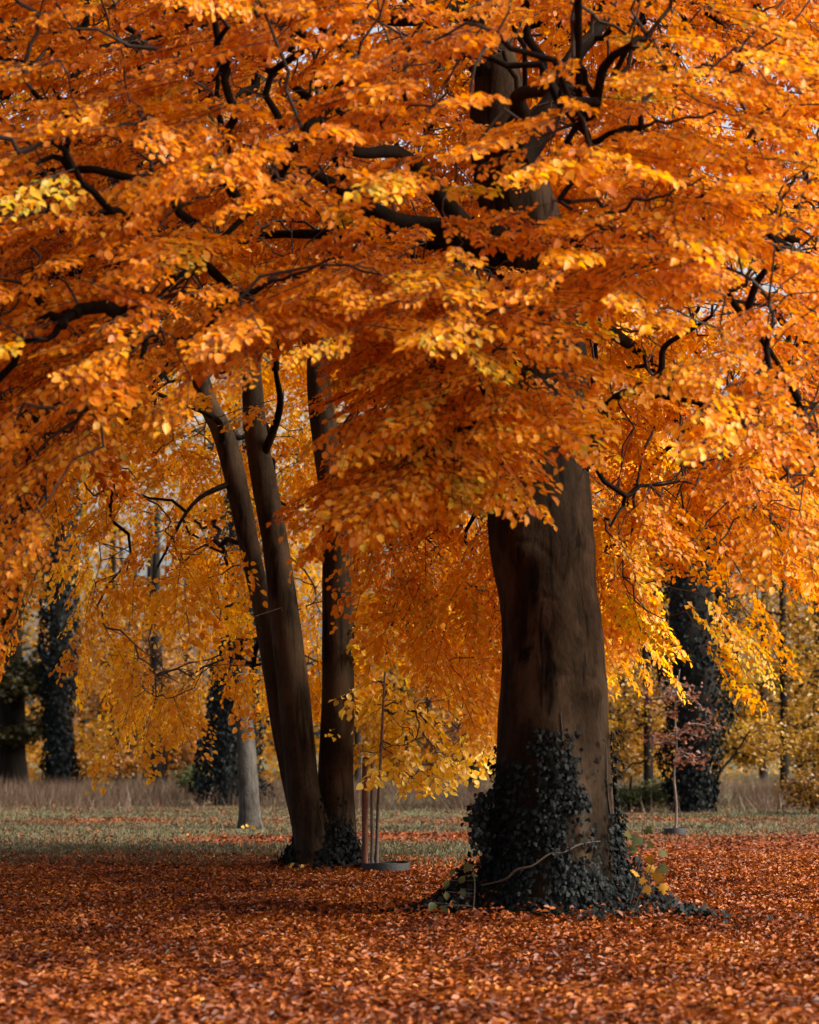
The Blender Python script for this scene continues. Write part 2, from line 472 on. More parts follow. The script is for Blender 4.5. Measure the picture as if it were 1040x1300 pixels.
def ground_mat():
    m, t, out = new_mat('park_ground')
    tc = t.nodes.new('ShaderNodeTexCoord')
    vo = t.nodes.new('ShaderNodeTexVoronoi'); vo.inputs['Scale'].default_value = 16; vo.inputs['Randomness'].default_value = 1
    mp = t.nodes.new('ShaderNodeMapping'); mp.inputs['Scale'].default_value = (1, .7, 1)
    t.links.new(tc.outputs['Object'], mp.inputs['Vector']); t.links.new(mp.outputs[0], vo.inputs['Vector'])
    sp = t.nodes.new('ShaderNodeSeparateColor'); t.links.new(vo.outputs['Color'], sp.inputs[0])
    lr = ramp(t, [(0, (.05, .012, .005)), (.4, (.12, .027, .009)), (.75, (.22, .056, .014)), (1, (.3, .11, .03))])
    t.links.new(sp.outputs[0], lr.inputs['Fac'])
    nz = t.nodes.new('ShaderNodeTexNoise'); nz.inputs['Scale'].default_value = 6; nz.inputs['Detail'].default_value = 8
    t.links.new(tc.outputs['Object'], nz.inputs['Vector'])
    gr = ramp(t, [(.3, (.045, .045, .022)), (.55, (.09, .085, .042)), (.75, (.15, .125, .07))])
    t.links.new(nz.outputs['Fac'], gr.inputs['Fac'])
    at = t.nodes.new('ShaderNodeAttribute'); at.attribute_name = 'litter'
    n2 = t.nodes.new('ShaderNodeTexNoise'); n2.inputs['Scale'].default_value = 9; n2.inputs['Detail'].default_value = 4
    t.links.new(tc.outputs['Object'], n2.inputs['Vector'])
    ad = t.nodes.new('ShaderNodeMath'); ad.operation = 'ADD'
    t.links.new(at.outputs['Fac'], ad.inputs[0]); t.links.new(n2.outputs['Fac'], ad.inputs[1])
    mr = t.nodes.new('ShaderNodeMapRange'); mr.inputs['From Min'].default_value = .72; mr.inputs['From Max'].default_value = 1.05
    t.links.new(ad.outputs[0], mr.inputs['Value'])
    mx = t.nodes.new('ShaderNodeMixRGB'); t.links.new(mr.outputs[0], mx.inputs['Fac'])
    t.links.new(gr.outputs['Color'], mx.inputs[1]); t.links.new(lr.outputs['Color'], mx.inputs[2])
    bs = t.nodes.new('ShaderNodeBsdfPrincipled'); bs.inputs['Roughness'].default_value = .95
    bs.inputs['Specular IOR Level'].default_value = .1
    t.links.new(mx.outputs[0], bs.inputs['Base Color'])
    bp = t.nodes.new('ShaderNodeBump'); bp.inputs['Strength'].default_value = .8; bp.inputs['Distance'].default_value = .03
    t.links.new(vo.outputs['Distance'], bp.inputs['Height']); t.links.new(bp.outputs[0], bs.inputs['Normal'])
    t.links.new(bs.outputs[0], out.inputs['Surface'])
    return m
ground = link('ground', gm, ground_mat(), kind='structure')

# ------------------------------------------------------------------ foliage generators
def make_spray(rng, length=.95, step=.041, leaf=.067):
    """flat fan of twigs in local space: x along, z up"""
    P, A, N, S, segs = [], [], [], [], []
    def twig(o, ang, L, lvl):
        d = np.array([math.cos(ang), math.sin(ang), 0])
        n = max(2, int(L / step))
        prev = o.copy()
        p = o.copy()
        side = rng.choice([-1, 1])
        for k in range(1, n + 1):
            ang2 = ang + rng.normal(0, .05)
            dd = np.array([math.cos(ang2), math.sin(ang2), -.10 - .22 * (k / n) * (1.3 if lvl else .8) + rng.normal(0, .05)])
            p = p + dd / np.linalg.norm(dd) * step
            if k % (5 if lvl else 4) == 0 or k == n:
                segs.append((prev.copy(), p.copy(), .0028 if lvl else .0045))
                prev = p.copy()
            side = -side
            la = ang + side * rng.uniform(.55, 1.1)
            if k == n:
                la = ang
            if lvl or k > n * .25:
                a = np.array([math.cos(la), math.sin(la), -.25 + rng.normal(0, .28)])
                P.append(p + rng.normal(0, .008, 3)); A.append(a)
                nn = np.array([rng.normal(0, .42), rng.normal(0, .42), 1.0])
                N.append(nn); S.append(leaf * rng.uniform(.62, 1.22))
            if lvl == 0 and .12 < k / n < .9 and k % 2 == 0:
                twig(p, ang + side * rng.uniform(.6, .95), L * .52 * (1.1 - .6 * k / n), 1)
    twig(np.zeros(3), 0.0, length, 0)
    return (np.array(P), np.array(A), np.array(N), np.array(S),
            np.array([s[0] for s in segs]), np.array([s[1] for s in segs]), np.array([s[2] for s in segs]))

def place_sprays(protos, pos, fwd, upv, scale, tint, tjit=.13, leafscale=None):
    """returns leaf dict and twig segments"""
    L = {'p': [], 'a': [], 'n': [], 's': [], 't': []}
    T0, T1, TR = [], [], []
    X = unit(fwd)
    Z = unit(upv - X * np.sum(upv * X, 1, keepdims=True))
    Y = np.cross(Z, X)
    R = np.stack([X, Y, Z], axis=2)               # columns
    pick = RNG.integers(0, len(protos), len(pos))
    for k, (P, A, N, S, s0, s1, sr) in enumerate(protos):
        idx = np.where(pick == k)[0]
        if not len(idx):
            continue
        r, sc = R[idx], scale[idx]
        tr = lambda Q: np.einsum('mij,nj->mni', r, Q)
        L['p'].append((pos[idx][:, None] + sc[:, None, None] * tr(P)).reshape(-1, 3))
        a = tr(A) + RNG.normal(0, .16, (len(idx), len(P), 3)); a[:, :, 2] -= .22
        L['a'].append(a.reshape(-1, 3))
        L['n'].append((tr(N) + RNG.normal(0, .2, (len(idx), len(P), 3))).reshape(-1, 3))
        ls = sc if leafscale is None else leafscale[idx]
        L['s'].append((ls[:, None] * S[None] * RNG.uniform(.85, 1.15, (len(idx), len(P)))).ravel())
        L['t'].append(np.clip(tint[idx][:, None] + RNG.normal(0, tjit, (len(idx), len(P))), 0, 1).ravel())
        T0.append((pos[idx][:, None] + sc[:, None, None] * tr(s0)).reshape(-1, 3))
        T1.append((pos[idx][:, None] + sc[:, None, None] * tr(s1)).reshape(-1, 3))
        TR.append(np.tile(sr, len(idx)))
    return {k: np.concatenate(v) for k, v in L.items()}, np.concatenate(T0), np.concatenate(T1), np.concatenate(TR)

def connect(base, nodes, bias=.22):
    """joins every node to the nearest wood already there; returns parent positions and the number of twigs each joint carries"""
    nb = len(base)
    pts = np.vstack([base, nodes])
    path = np.zeros(len(pts))
    parent = np.full(len(pts), -1)
    dm = np.array([np.min(np.linalg.norm(base - q, axis=1)) for q in nodes])
    order = np.argsort(dm)
    have = np.zeros(len(pts), bool); have[:nb] = True
    for i in order:
        j = nb + i
        c = np.linalg.norm(pts - pts[j], axis=1) + bias * path
        c[~have] = 1e9
        p = int(np.argmin(c))
        parent[j] = p
        path[j] = path[p] + np.linalg.norm(pts[p] - pts[j])
        have[j] = True
    cnt = np.ones(len(pts))
    for i in order[::-1]:
        j = nb + i
        cnt[parent[j]] += cnt[j]
    return pts, parent[nb:], cnt, nb

def branch_segments(pts, parent, cnt, nb, r1=.0055, power=.48, wob=.07):
    p1 = pts[nb:]; p0 = pts[parent]
    r_child = r1 * cnt[nb:] ** power
    r_par = np.where(parent >= nb, r1 * cnt[parent] ** power, r_child * 1.25)
    r_par = np.minimum(r_par, r_child * 1.5)
    d = np.linalg.norm(p1 - p0, axis=1, keepdims=True)
    q1 = p0 + (p1 - p0) * .34 + RNG.normal(0, 1, p0.shape) * wob * d + np.array([0, 0, .05]) * d
    q2 = p0 + (p1 - p0) * .68 + RNG.normal(0, 1, p0.shape) * wob * d + np.array([0, 0, .06]) * d
    rm1 = r_par * .66 + r_child * .34; rm2 = r_par * .33 + r_child * .67
    return (np.concatenate([p0, q1, q2]), np.concatenate([q1, q2, p1]),
            np.concatenate([r_par, rm1, rm2]), np.concatenate([rm1, rm2, r_child]))

# ------------------------------------------------------------------ the great beech
beech = thing('beech_tree', 'huge orange beech in the foreground with thick dark ivy-footed trunk', 'tree', MAIN_BASE)
TR = [(1215, 700, 230), (1180, 701, 205), (1150, 702, 182), (1120, 703, 168), (1080, 703, 155), (1000, 703, 146), (950, 703, 142), (900, 702.5, 137), (850, 703.5, 133),
      (800, 701, 127), (750, 695, 126), (700, 689, 132), (650, 686, 131), (590, 688, 121), (540, 692, 118), (480, 695, 108),
      (420, 692, 102), (380, 688, 98), (300, 668, 100), (220, 645, 92), (150, 634, 78), (100, 632, 62), (0, 612, 48), (-150, 600, 38), (-420, 590, 22), (-800, 600, 8)]
tp = np.array([pw(x, y, 20.0 + .25 * math.sin(y / 260.0)) for y, x, w in TR])
twd = np.array([w / FPX * 20.0 / 2 for y, x, w in TR])
tpath = catmull(np.column_stack([tp, twd]), 15)
CREASES = [np.array([pw(x, y, 19.5)[[0, 2]] for x, y in a]) for a in (
    [(626, 735), (636, 702), (656, 686), (680, 688), (700, 706), (712, 735)], [(632, 650), (650, 636), (674, 640), (690, 656)], [(732, 872), (748, 856), (762, 866), (768, 890)],
    [(720, 706), (736, 692), (750, 702)], [(640, 780), (646, 830), (643, 880), (649, 930)], [(672, 768), (690, 756), (710, 764)], [(690, 860), (704, 852), (716, 860)], [(735, 600), (741, 650), (738, 700)])]
BUMPS = [(668, 700, .05, .13), (655, 640, .04, .10), (752, 880, .05, .14), (735, 690, .03, .16), (700, 770, .02, .2), (645, 600, .04, .12)]
def trunk_shape(dirs, q, r):
    z = q[:, 2]
    th = np.arctan2(dirs[:, 1], dirs[:, 0])
    r = r * (1 + .10 * np.exp(-np.clip(z - .05, 0, 9) / .35) * np.cos(5 * th + .8) + .06 * np.exp(-np.clip(z, 0, 9) / .5) * np.cos(3 * th + 2.0))
    r = r * (1 + .018 * np.cos(4 * th + z * .5) + .012 * np.cos(7 * th - z * .8))
    for c in CREASES:
        dm = np.full(len(q), 9.0); up = np.zeros(len(q))
        for a, b in zip(c[:-1], c[1:]):
            ab = b - a; ap = q[:, [0, 2]] - a
            t = np.clip(ap @ ab / (ab @ ab), 0, 1)
            dv = ap - t[:, None] * ab
            dd = np.hypot(dv[:, 0], dv[:, 1])
            up = np.where(dd < dm, dv[:, 1], up); dm = np.minimum(dm, dd)
        r = r + np.where(dirs[:, 1] < .1, -.011 * np.exp(-(dm / .022) ** 2) + .007 * np.exp(-((up - .06) / .04) ** 2 - (dm / .09) ** 2), 0)
    for bx, by, h, s in BUMPS:
        c = pw(bx, by, 19.5)
        d2 = (q[:, 0] - c[0]) ** 2 + (q[:, 2] - c[2]) ** 2
        r = r + np.where(dirs[:, 1] < .2, h * np.exp(-d2 / (s * s)), 0)
    return r
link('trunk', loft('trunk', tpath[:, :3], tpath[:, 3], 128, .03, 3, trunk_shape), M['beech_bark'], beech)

LIMBS = [  # (px, py, distance, width in px)
    [(650, 305, 20, 60), (575, 297, 19.8, 36), (505, 282, 19.4, 28), (440, 252, 19, 20), (412, 228, 18.7, 14), (368, 205, 18.2, 8), (300, 185, 17.6, 5)],
    [(440, 250, 19, 15), (424, 190, 19, 13), (400, 130, 19.2, 11), (345, 92, 19.4, 8), (290, 62, 19.6, 5)],
    [(640, 335, 20, 36), (545, 312, 20.3, 18), (430, 306, 20.6, 13), (330, 303, 21, 9), (225, 312, 21.4, 5)],
    [(670, 510, 20, 40), (595, 492, 19.5, 21), (525, 470, 19, 15), (450, 437, 18.2, 10), (380, 425, 17.4, 5)],
    [(650, 200, 20, 60), (698, 135, 20.1, 27), (730, 75, 20.3, 21), (758, 35, 20.6, 15), (810, -50, 21, 9)],
    [(735, 590, 20, 34), (752, 545, 19.9, 20), (768, 513, 19.8, 14), (800, 497, 19.7, 11), (836, 474, 19.5, 9), (846, 436, 19.4, 7), (905, 395, 19.1, 4)],
    [(800, 497, 19.7, 8), (875, 512, 19.2, 6), (960, 545, 18.6, 5), (1060, 590, 17.9, 3)],
    [(690, 410, 20, 40), (765, 352, 20.6, 20), (860, 322, 21.2, 12), (975, 280, 21.8, 6)],
    [(620, 90, 20, 34), (560, 40, 19.9, 26), (528, 0, 19.8, 22), (500, -60, 19.6, 14)],
    [(615, 10, 20, 30), (430, 20, 19.5, 22), (290, 18, 19, 19), (195, 38, 18.6, 15), (100, 66, 18.3, 9), (0, 125, 18, 6), (-80, 170, 17.7, 4)],
    [(680, 430, 19.8, 34), (655, 400, 18.6, 18), (620, 430, 17.2, 11), (590, 500, 16.2, 7), (560, 560, 15.4, 4)],
    [(715, 320, 19.8, 34), (790, 300, 18.4, 18), (880, 340, 17.0, 11), (960, 430, 15.9, 7), (1010, 520, 15.2, 4)],
    [(655, 180, 20, 34), (660, 120, 18.4, 19), (700, 110, 16.6, 12), (730, 160, 15.2, 6)],
    [(600, 300, 20, 30), (500, 200, 18, 17), (400, 200, 16.6, 11), (280, 300, 15.6, 7), (180, 390, 15.0, 4)],
    [(690, 350, 20.2, 34), (640, 300, 22.2, 18), (560, 350, 24.0, 11), (500, 480, 25.4, 6)],
    [(700, 420, 20.2, 30), (780, 420, 22, 16), (850, 500, 23.8, 10), (880, 620, 25.0, 5)],
    [(330, 303, 21, 8), (200, 330, 20.4, 7), (120, 420, 19.9, 6), (60, 560, 19.5, 4)],
]
wood = []
for L in LIMBS:
    q = np.array([np.append(pw(x, y, d), w / FPX * d / 2) for x, y, d, w in L])
    c = catmull(q, 7)
    wob = (np.stack([vnoise(c[:, :3], (1.5,) * 3, 20 + k) for k in range(3)], 1) - .5) * .16
    wob[:3] = 0
    c[:, :3] += wob
    wood.append(c[:, :3])
    link('limb', loft('limb', c[:, :3], c[:, 3], 14, .10, 30 + len(wood)), M['limb_bark'], beech)
wood.append(tpath[tpath[:, 2] > 4.0][:, :3])
wood = np.vstack(wood)

def interp_low(px, pts):
    return np.interp(px, [p[0] for p in pts], [p[1] for p in pts])
LOW_FRONT = [(-300, 900), (0, 850), (45, 820), (75, 700), (130, 620), (200, 540), (300, 510), (345, 500), (390, 505), (440, 535), (490, 590), (560, 615), (620, 560), (700, 545), (740, 510), (800, 510), (880, 640), (960, 715), (1040, 735), (1300, 760)]
LOW_MID = [(-300, 900), (0, 860), (45, 830), (80, 690), (160, 560), (240, 500), (270, 470), (325, 460), (440, 475), (460, 540), (480, 620), (560, 640), (620, 620), (630, 480), (745, 480), (765, 830), (850, 900), (925, 880), (1000, 790), (1300, 740)]
LOW_BACK = [(-300, 820), (0, 780), (90, 600), (200, 500), (290, 450), (440, 460), (470, 680), (510, 760), (620, 860), (760, 830), (900, 780), (1040, 720), (1300, 720)]
HOLES = [  # openings in front of the trunk and limbs: px, py, rx, ry
    (655, 245, 100, 48, .97), (690, 382, 66, 42, .97), (495, 283, 110, 32, .93), (640, 140, 65, 75, .9), (740, 65, 50, 50, .92), (735, 490, 75, 85, .93), (380, 306, 90, 16, .7),
    (700, 560, 70, 40, .45), (430, 235, 45, 45, .85), (395, 110, 70, 45, .75), (500, 462, 80, 28, .85), (800, 480, 95, 70, .93), (850, 435, 50, 60, .85), (535, 20, 45, 45, .85), (230, 35, 80, 26, .75)]
GAPS = [(300, 550, 85, 125, .97), (412, 545, 60, 115, .97), (270, 500, 55, 60, .9)]   # where the three stems show through

def main_nodes(n):
    out = []
    tot = 0
    while tot < n:
        d = RNG.uniform(14.2, 24.8, 6000)
        px = RNG.uniform(-230, 1190, 6000)
        py = RNG.uniform(-170, 940, 6000)
        keep = (RNG.random(6000) < (d / 26) ** 2) & ~((px > 1075) & (d < 19.5)) & ~((px > 860) & (d < 16.2) & (py > 560))
        P = np.stack([(px - 520) / FPX * d, d, EYE + (HZ - py) / FPX * d], 1)
        low = np.where(d < 18.4, interp_low(px, LOW_FRONT), np.where(d < 22.3, interp_low(px, LOW_MID), interp_low(px, LOW_BACK)))
        low = low - 80 + 36 * (vnoise(P, (1.2, 1.2, .1), 41) - .5) * 2
        keep &= py < low
        r = np.hypot((P[:, 0] - MAIN_BASE[0]), (P[:, 1] - 20.0) * np.where(P[:, 1] < 20, 1.15, 1.1))
        keep &= (r < 8.3) & (r > .75) & (P[:, 0] < 6.0)
        tier = vnoise(P + np.array([0, 0, .10])[None] * r[:, None], (.55, .55, 1.75), 42) * .75 + vnoise(P, (1.6, 1.6, 2.4), 43) * .25
        keep &= tier + .16 * RNG.normal(0, 1, 6000) > .52
        # thinner inside the crown, thicker outside
        keep &= RNG.random(6000) < np.clip(.20 + .15 * r, 0, 1)
        prob = np.ones(6000)
        prob = np.where((px > 235) & (px < 470) & (py > 490), .30, prob)
        prob = np.where((px < 236) & (py > 560) & (d > 18.4), .6, prob)
        for hx, hy, rx, ry, s in HOLES:
            e = ((px - hx) / (rx * 1.0 + 4)) ** 2 + ((py + 20 - hy) / (ry * 1.0 + 8)) ** 2
            prob = np.where((d < 20.6), prob * (1 - s * np.exp(-e ** 2)), prob)
        for hx, hy, rx, ry, s in GAPS:
            e = ((px - hx) / rx) ** 2 + ((py - hy) / ry) ** 2
            prob = prob * (1 - s * np.exp(-e ** 2))
        keep &= RNG.random(6000) < prob
        out.append(P[keep]); tot += keep.sum()
    return np.vstack(out)[:n]

SPR = np.random.default_rng(5)
protos = [make_spray(SPR, SPR.uniform(.75, 1.05)) for _ in range(14)]
NM = main_nodes(5000)
def clump(n, px, py, d):
    x = RNG.uniform(*px, n); y = RNG.uniform(*py, n); z = RNG.uniform(*d, n)
    P = np.stack([(x - 520) / FPX * z, z, EYE + (HZ - y) / FPX * z], 1)
    return P[vnoise(P, (.8, .8, 2.2), 45) > .36]
NM = np.vstack([NM, clump(110, (520, 710), (385, 525), (15.2, 17.2)), clump(12, (620, 690), (500, 545), (17.6, 18.8)), clump(50, (520, 640), (330, 420), (15.5, 18.5)),
                clump(46, (545, 610), (540, 595), (15.2, 17)), clump(12, (480, 540), (565, 600), (15.4, 17))])
pts, par, cnt, nb = connect(wood, NM)
b0, b1, br0, br1 = branch_segments(pts, par, cnt, nb)
outward = NM - np.array([MAIN_BASE[0], 20.0, 0])[None]
outward[:, 2] = 0
grow = unit(NM - pts[par])
npx, npy = topx(NM)
curtain = np.clip((npy - 430) / 260, 0, 1) * np.where(npx < 340, 1.0, .45)
droop = .12 + .22 * RNG.random(len(NM)) + curtain * RNG.uniform(.4, 1.5, len(NM))
fwd = unit(outward) * .7 + grow * .5 + RNG.normal(0, .33, NM.shape)
fwd[:, 2] = 0
fwd = unit(fwd); fwd[:, 2] = -droop
upv = np.array([[0, 0, 1.0]]) + unit(outward) * (.30 + .35 * curtain[:, None]) + np.array([[0, -.22, 0]]) + RNG.normal(0, .16, NM.shape)
# colour of each spray: redder up left, more yellow on the outer front sprays; lower down, brightness painted in as yellow
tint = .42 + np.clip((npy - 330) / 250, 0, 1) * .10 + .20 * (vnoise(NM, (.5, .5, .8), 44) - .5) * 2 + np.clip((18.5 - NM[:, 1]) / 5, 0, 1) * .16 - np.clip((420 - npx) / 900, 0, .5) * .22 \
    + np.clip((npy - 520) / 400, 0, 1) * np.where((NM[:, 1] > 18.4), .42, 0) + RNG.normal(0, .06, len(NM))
tint = tint + .22 * np.exp(-((npx - 560) / 190) ** 2 - ((npy - 500) / 120) ** 2) * (NM[:, 1] < 18.5)  # extra yellow paints a sunlit look onto the front-centre cluster
tint = np.where(RNG.random(len(NM)) < .05, .88, tint)
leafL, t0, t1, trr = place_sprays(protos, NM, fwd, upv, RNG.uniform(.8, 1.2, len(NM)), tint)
# the unseen top of the crown, coarser
NU = []
while len(NU) < 200:
    q = np.array([RNG.uniform(-8, 4.6), RNG.uniform(-7.5, 4.0), RNG.uniform(7.5, 17)])
    if (q[0] / 8) ** 2 + (q[1] / 7.5) ** 2 + (max(q[2] - 9, 0) / 8) ** 2 > 1:
        continue
    w = q + np.array([MAIN_BASE[0], 20, 0])
    if HZ - (w[2] - EYE) / w[1] * FPX > -190:
        continue
    NU.append(w)
NU = np.array(NU)
ptsu, paru, cntu, nbu = connect(wood, NU)
bu0, bu1, bur0, bur1 = branch_segments(ptsu, paru, cntu, nbu, .008)
fu = unit(NU - ptsu[paru]); fu[:, 2] = -.2
leafU, u0, u1, ur = place_sprays(protos[:5], NU, fu, np.tile([[0, 0, 1.0]], (len(NU), 1)) + RNG.normal(0, .2, NU.shape), np.full(len(NU), 1.9), np.full(len(NU), .45))

# the leaves that show largest: each its own object
lx, ly = topx(leafL['p'])
inframe = np.where((lx > 5) & (lx < 1035) & (ly > 5) & (leafL['s'] > .075))[0]
big = inframe[np.argsort(leafL['p'][inframe, 1])[:300]]
rest = np.ones(len(lx), bool); rest[big] = False
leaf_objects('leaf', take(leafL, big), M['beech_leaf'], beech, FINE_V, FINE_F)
near = leafL['p'][:, 1] < 19.3
off = (lx < -60) | (lx > 1100) | (ly < -50)
rest &= ~(off & (RNG.random(len(lx)) < .45))
far_ = rest & ~near & (RNG.random(len(lx)) < .86)
leafF = cat(take(leafL, far_), leafU); leafF['s'] = leafF['s'] * 1.08
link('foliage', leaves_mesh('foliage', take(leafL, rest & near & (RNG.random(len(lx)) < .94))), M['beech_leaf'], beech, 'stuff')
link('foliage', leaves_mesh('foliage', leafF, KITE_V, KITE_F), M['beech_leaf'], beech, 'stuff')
tx, ty = topx(t0)
kt = (trr > .003) | ((t0[:, 1] < 19) & (tx > -40) & (tx < 1080) & (ty > -40)) | (RNG.random(len(trr)) < .35)
t0, t1, trr = t0[kt], t1[kt], trr[kt]
S0 = np.concatenate([b0, bu0]); S1 = np.concatenate([b1, bu1]); R0 = np.concatenate([br0, bur0]); R1 = np.concatenate([br1, bur1])
thick = R0 > .02
link('branchwork', segs_mesh('branchwork', S0[thick], S1[thick], R0[thick], R1[thick], 7), M['limb_bark'], beech, 'stuff')
link('twig', segs_mesh('twig', np.concatenate([S0[~thick], t0]), np.concatenate([S1[~thick], t1]),
                       np.concatenate([R0[~thick], trr]), np.concatenate([R1[~thick], trr * .8]), 3), M['twig_bark'], beech, 'stuff')

# ------------------------------------------------------------------ the beech with three stems behind
second = thing('three_stemmed_tree', 'beech with three slender stems spreading from one foot, left of the great trunk', 'tree', SECOND_BASE)
STEMS = [
    [(396, 1112, 28.4, 40), (385, 1055, 28.5, 28), (372, 1000, 28.6, 25), (358, 930, 28.7, 25), (349, 866, 28.7, 26), (337, 790, 28.8, 26), (318, 700, 29, 26), (300, 610, 29.1, 28), (283, 550, 29.2, 27), (262, 505, 29.3, 24), (240, 420, 29.4, 20), (215, 300, 29.5, 15), (200, 150, 29.6, 9)],
    [(402, 1112, 28.0, 58), (397, 1060, 28.0, 46), (386, 1010, 28.0, 42), (379, 940, 28.0, 41), (371, 860, 28.0, 39), (360, 770, 28.0, 37), (349, 690, 28.0, 33), (335, 610, 28.0, 31), (325, 550, 28.0, 28), (320, 480, 28.0, 26), (318, 380, 28.0, 20), (330, 250, 28.0, 14), (335, 100, 28, 8)],
    [(424, 1110, 28.3, 58), (427, 1060, 28.3, 50), (426, 1000, 28.3, 46), (428, 930, 28.3, 44), (430, 850, 28.3, 42), (430, 770, 28.3, 40), (428, 700, 28.3, 38), (424, 630, 28.3, 36), (414, 560, 28.3, 34), (405, 490, 28.3, 30), (405, 400, 28.3, 24), (420, 250, 28.3, 16), (430, 100, 28.3, 8)]]
swood = []
for k, L in enumerate(STEMS):
    q = np.array([np.append(pw(x, y, d), w / FPX * d / 2) for x, y, d, w in L])
    c = catmull(q, 6)
    swood.append(c[:, :3])
    link('trunk', loft('trunk', c[:, :3], c[:, 3], 28, .05, 60 + k,
                       lambda dirs, q, r: r * (1 + .22 * np.exp(-np.clip(q[:, 2], 0, 9) / .22) * (.6 + .4 * np.cos(4 * np.arctan2(dirs[:, 1], dirs[:, 0]))))),
         M['second_bark'], second)
SL = [[(300, 610, 29.1, 9), (245, 640, 28.6, 5), (200, 720, 28.2, 3)], [(330, 590, 28, 12), (355, 520, 27.6, 9), (350, 470, 27, 6)],
      [(424, 620, 28.3, 14), (480, 560, 28, 9), (540, 600, 27.6, 6)], [(428, 560, 28.3, 13), (480, 500, 29, 9), (590, 520, 30, 5)],
      [(318, 480, 28, 14), (260, 440, 27.5, 9), (170, 520, 27, 6), (140, 640, 26.6, 4)], [(283, 560, 29.2, 11), (272, 530, 28, 8), (200, 500, 27, 5)]]
for L in SL:
    q = np.array([np.append(pw(x, y, d), w / FPX * d / 2) for x, y, d, w in L])
    c = catmull(q, 6); swood.append(c[:, :3])
    link('limb', loft('limb', c[:, :3], c[:, 3], 10, .08, 77), M['limb_bark'], second)
swood = np.vstack(swood); swood = swood[swood[:, 2] > 3.2]
LOW_SEC = [(-200, 600), (50, 640), (105, 760), (125, 915), (250, 935), (300, 900), (335, 760), (440, 720), (470, 840), (560, 900), (630, 930), (900, 800), (1040, 700)]
out = []; tot = 0
while tot < 2000:
    d = RNG.uniform(24.5, 36, 4000); px = RNG.uniform(-20, 800, 4000); py = RNG.uniform(60, 930, 4000)
    P = np.stack([(px - 520) / FPX * d, d, EYE + (HZ - py) / FPX * d], 1)
    low = interp_low(px, LOW_SEC) - 45 + 60 * (vnoise(P, (1, 1, .1), 51) - .5)
    low = np.where((px > 320) & (px < 455) & (d > 28.6), 860, low)
    r = np.hypot(P[:, 0] - SECOND_BASE[0], P[:, 1] - 28.5)
    keep = (py < low) & (r < 6.2) & (r > .7) & (RNG.random(4000) < .3 + .16 * r)
    keep &= vnoise(P, (.6, .6, 1.6), 52) + .15 * RNG.normal(0, 1, 4000) > .5
    keep &= RNG.random(4000) < 1 - .9 * np.exp(-(((px - 345) / 120) ** 2 + ((py - 600) / 140) ** 2) ** 2) * (d < 28.8)
    keep &= RNG.random(4000) < np.clip((py - 60) / 300, .25, 1) * np.where((px > 235) & (px < 465) & (d < 28.6) & (py > 400), .22, 1) * np.where((px < 240) & (py > 560), .42, 1)
    out.append(P[keep]); tot += keep.sum()
NS = np.vstack(out)[:2000]
pts, par, cnt, nb = connect(swood, NS)
b0, b1, br0, br1 = branch_segments(pts, par, cnt, nb)
ow = NS - np.array([SECOND_BASE[0], 28.5, 0]); ow[:, 2] = 0
spx, spy = topx(NS)
cur = np.clip((spy - 500) / 250, 0, 1)
fwd = unit(unit(ow) * .6 + unit(NS - pts[par]) * .5 + RNG.normal(0, .35, NS.shape)); fwd[:, 2] = -(.2 + cur * RNG.uniform(.3, 1.5, len(NS)))
upv = np.array([[0, -.25, 1.0]]) + unit(ow) * (.3 + .3 * cur[:, None]) + RNG.normal(0, .18, NS.shape)
tint = .42 + .25 * (vnoise(NS, (.5, .5, .7), 53) - .5) * 2 + np.clip((spy - 500) / 400, 0, 1) * .2 + RNG.normal(0, .06, len(NS))
L2, t0, t1, trr = place_sprays(protos, NS, fwd, upv, RNG.uniform(.85, 1.25, len(NS)), tint)
kt = (trr > .003) | (RNG.random(len(trr)) < .5)
t0, t1, trr = t0[kt], t1[kt], trr[kt]
L2 = take(L2, RNG.random(len(L2['s'])) < .66); L2['s'] = L2['s'] * 1.2
link('foliage', leaves_mesh('foliage', L2), M['gold_leaf'], second, 'stuff')
thick = br0 > .02
link('branchwork', segs_mesh('branchwork', b0[thick], b1[thick], br0[thick], br1[thick], 6), M['limb_bark'], second, 'stuff')
link('twig', segs_mesh('twig', np.concatenate([b0[~thick], t0]), np.concatenate([b1[~thick], t1]), np.concatenate([br0[~thick], trr]),
                       np.concatenate([br1[~thick], trr * .8]), 3), M['twig_bark'], second, 'stuff')

ivy2 = thing('ivy_plant', 'small dark ivy around the shared foot of the three slender stems', 'ivy', SECOND_BASE + np.array([0, -.4, .1]))
n = 3200
th = RNG.uniform(0, 2 * np.pi, n); hh = np.abs(RNG.normal(0, .26, n)); rr = .40 + np.abs(RNG.normal(0, .16, n)) * np.exp(-hh / .25) - .10 * np.clip(hh / .5, 0, 1)
x = SECOND_BASE[0] + .06 + np.cos(th) * rr * 1.12; y = SECOND_BASE[1] - .05 + np.sin(th) * rr * .95
P = np.stack([x, y, ground_z(x, y) + hh + .02], 1)
N_ = np.stack([np.cos(th), np.sin(th), np.full(n, .5)], 1) + RNG.normal(0, .35, (n, 3))
keep = vnoise(P, (3.5, 3.5, 2.5), 73) > .38
L_ = {'p': P, 'a': np.stack([RNG.normal(0, .5, n), RNG.normal(0, .4, n), np.full(n, -1.0)], 1), 'n': N_, 's': RNG.uniform(.035, .08, n), 't': np.clip(RNG.normal(.5, .25, n), 0, 1)}
link('foliage', leaves_mesh('foliage', take(L_, keep), IVY_V, IVY_F), M['ivy_leaf'], ivy2, 'stuff')

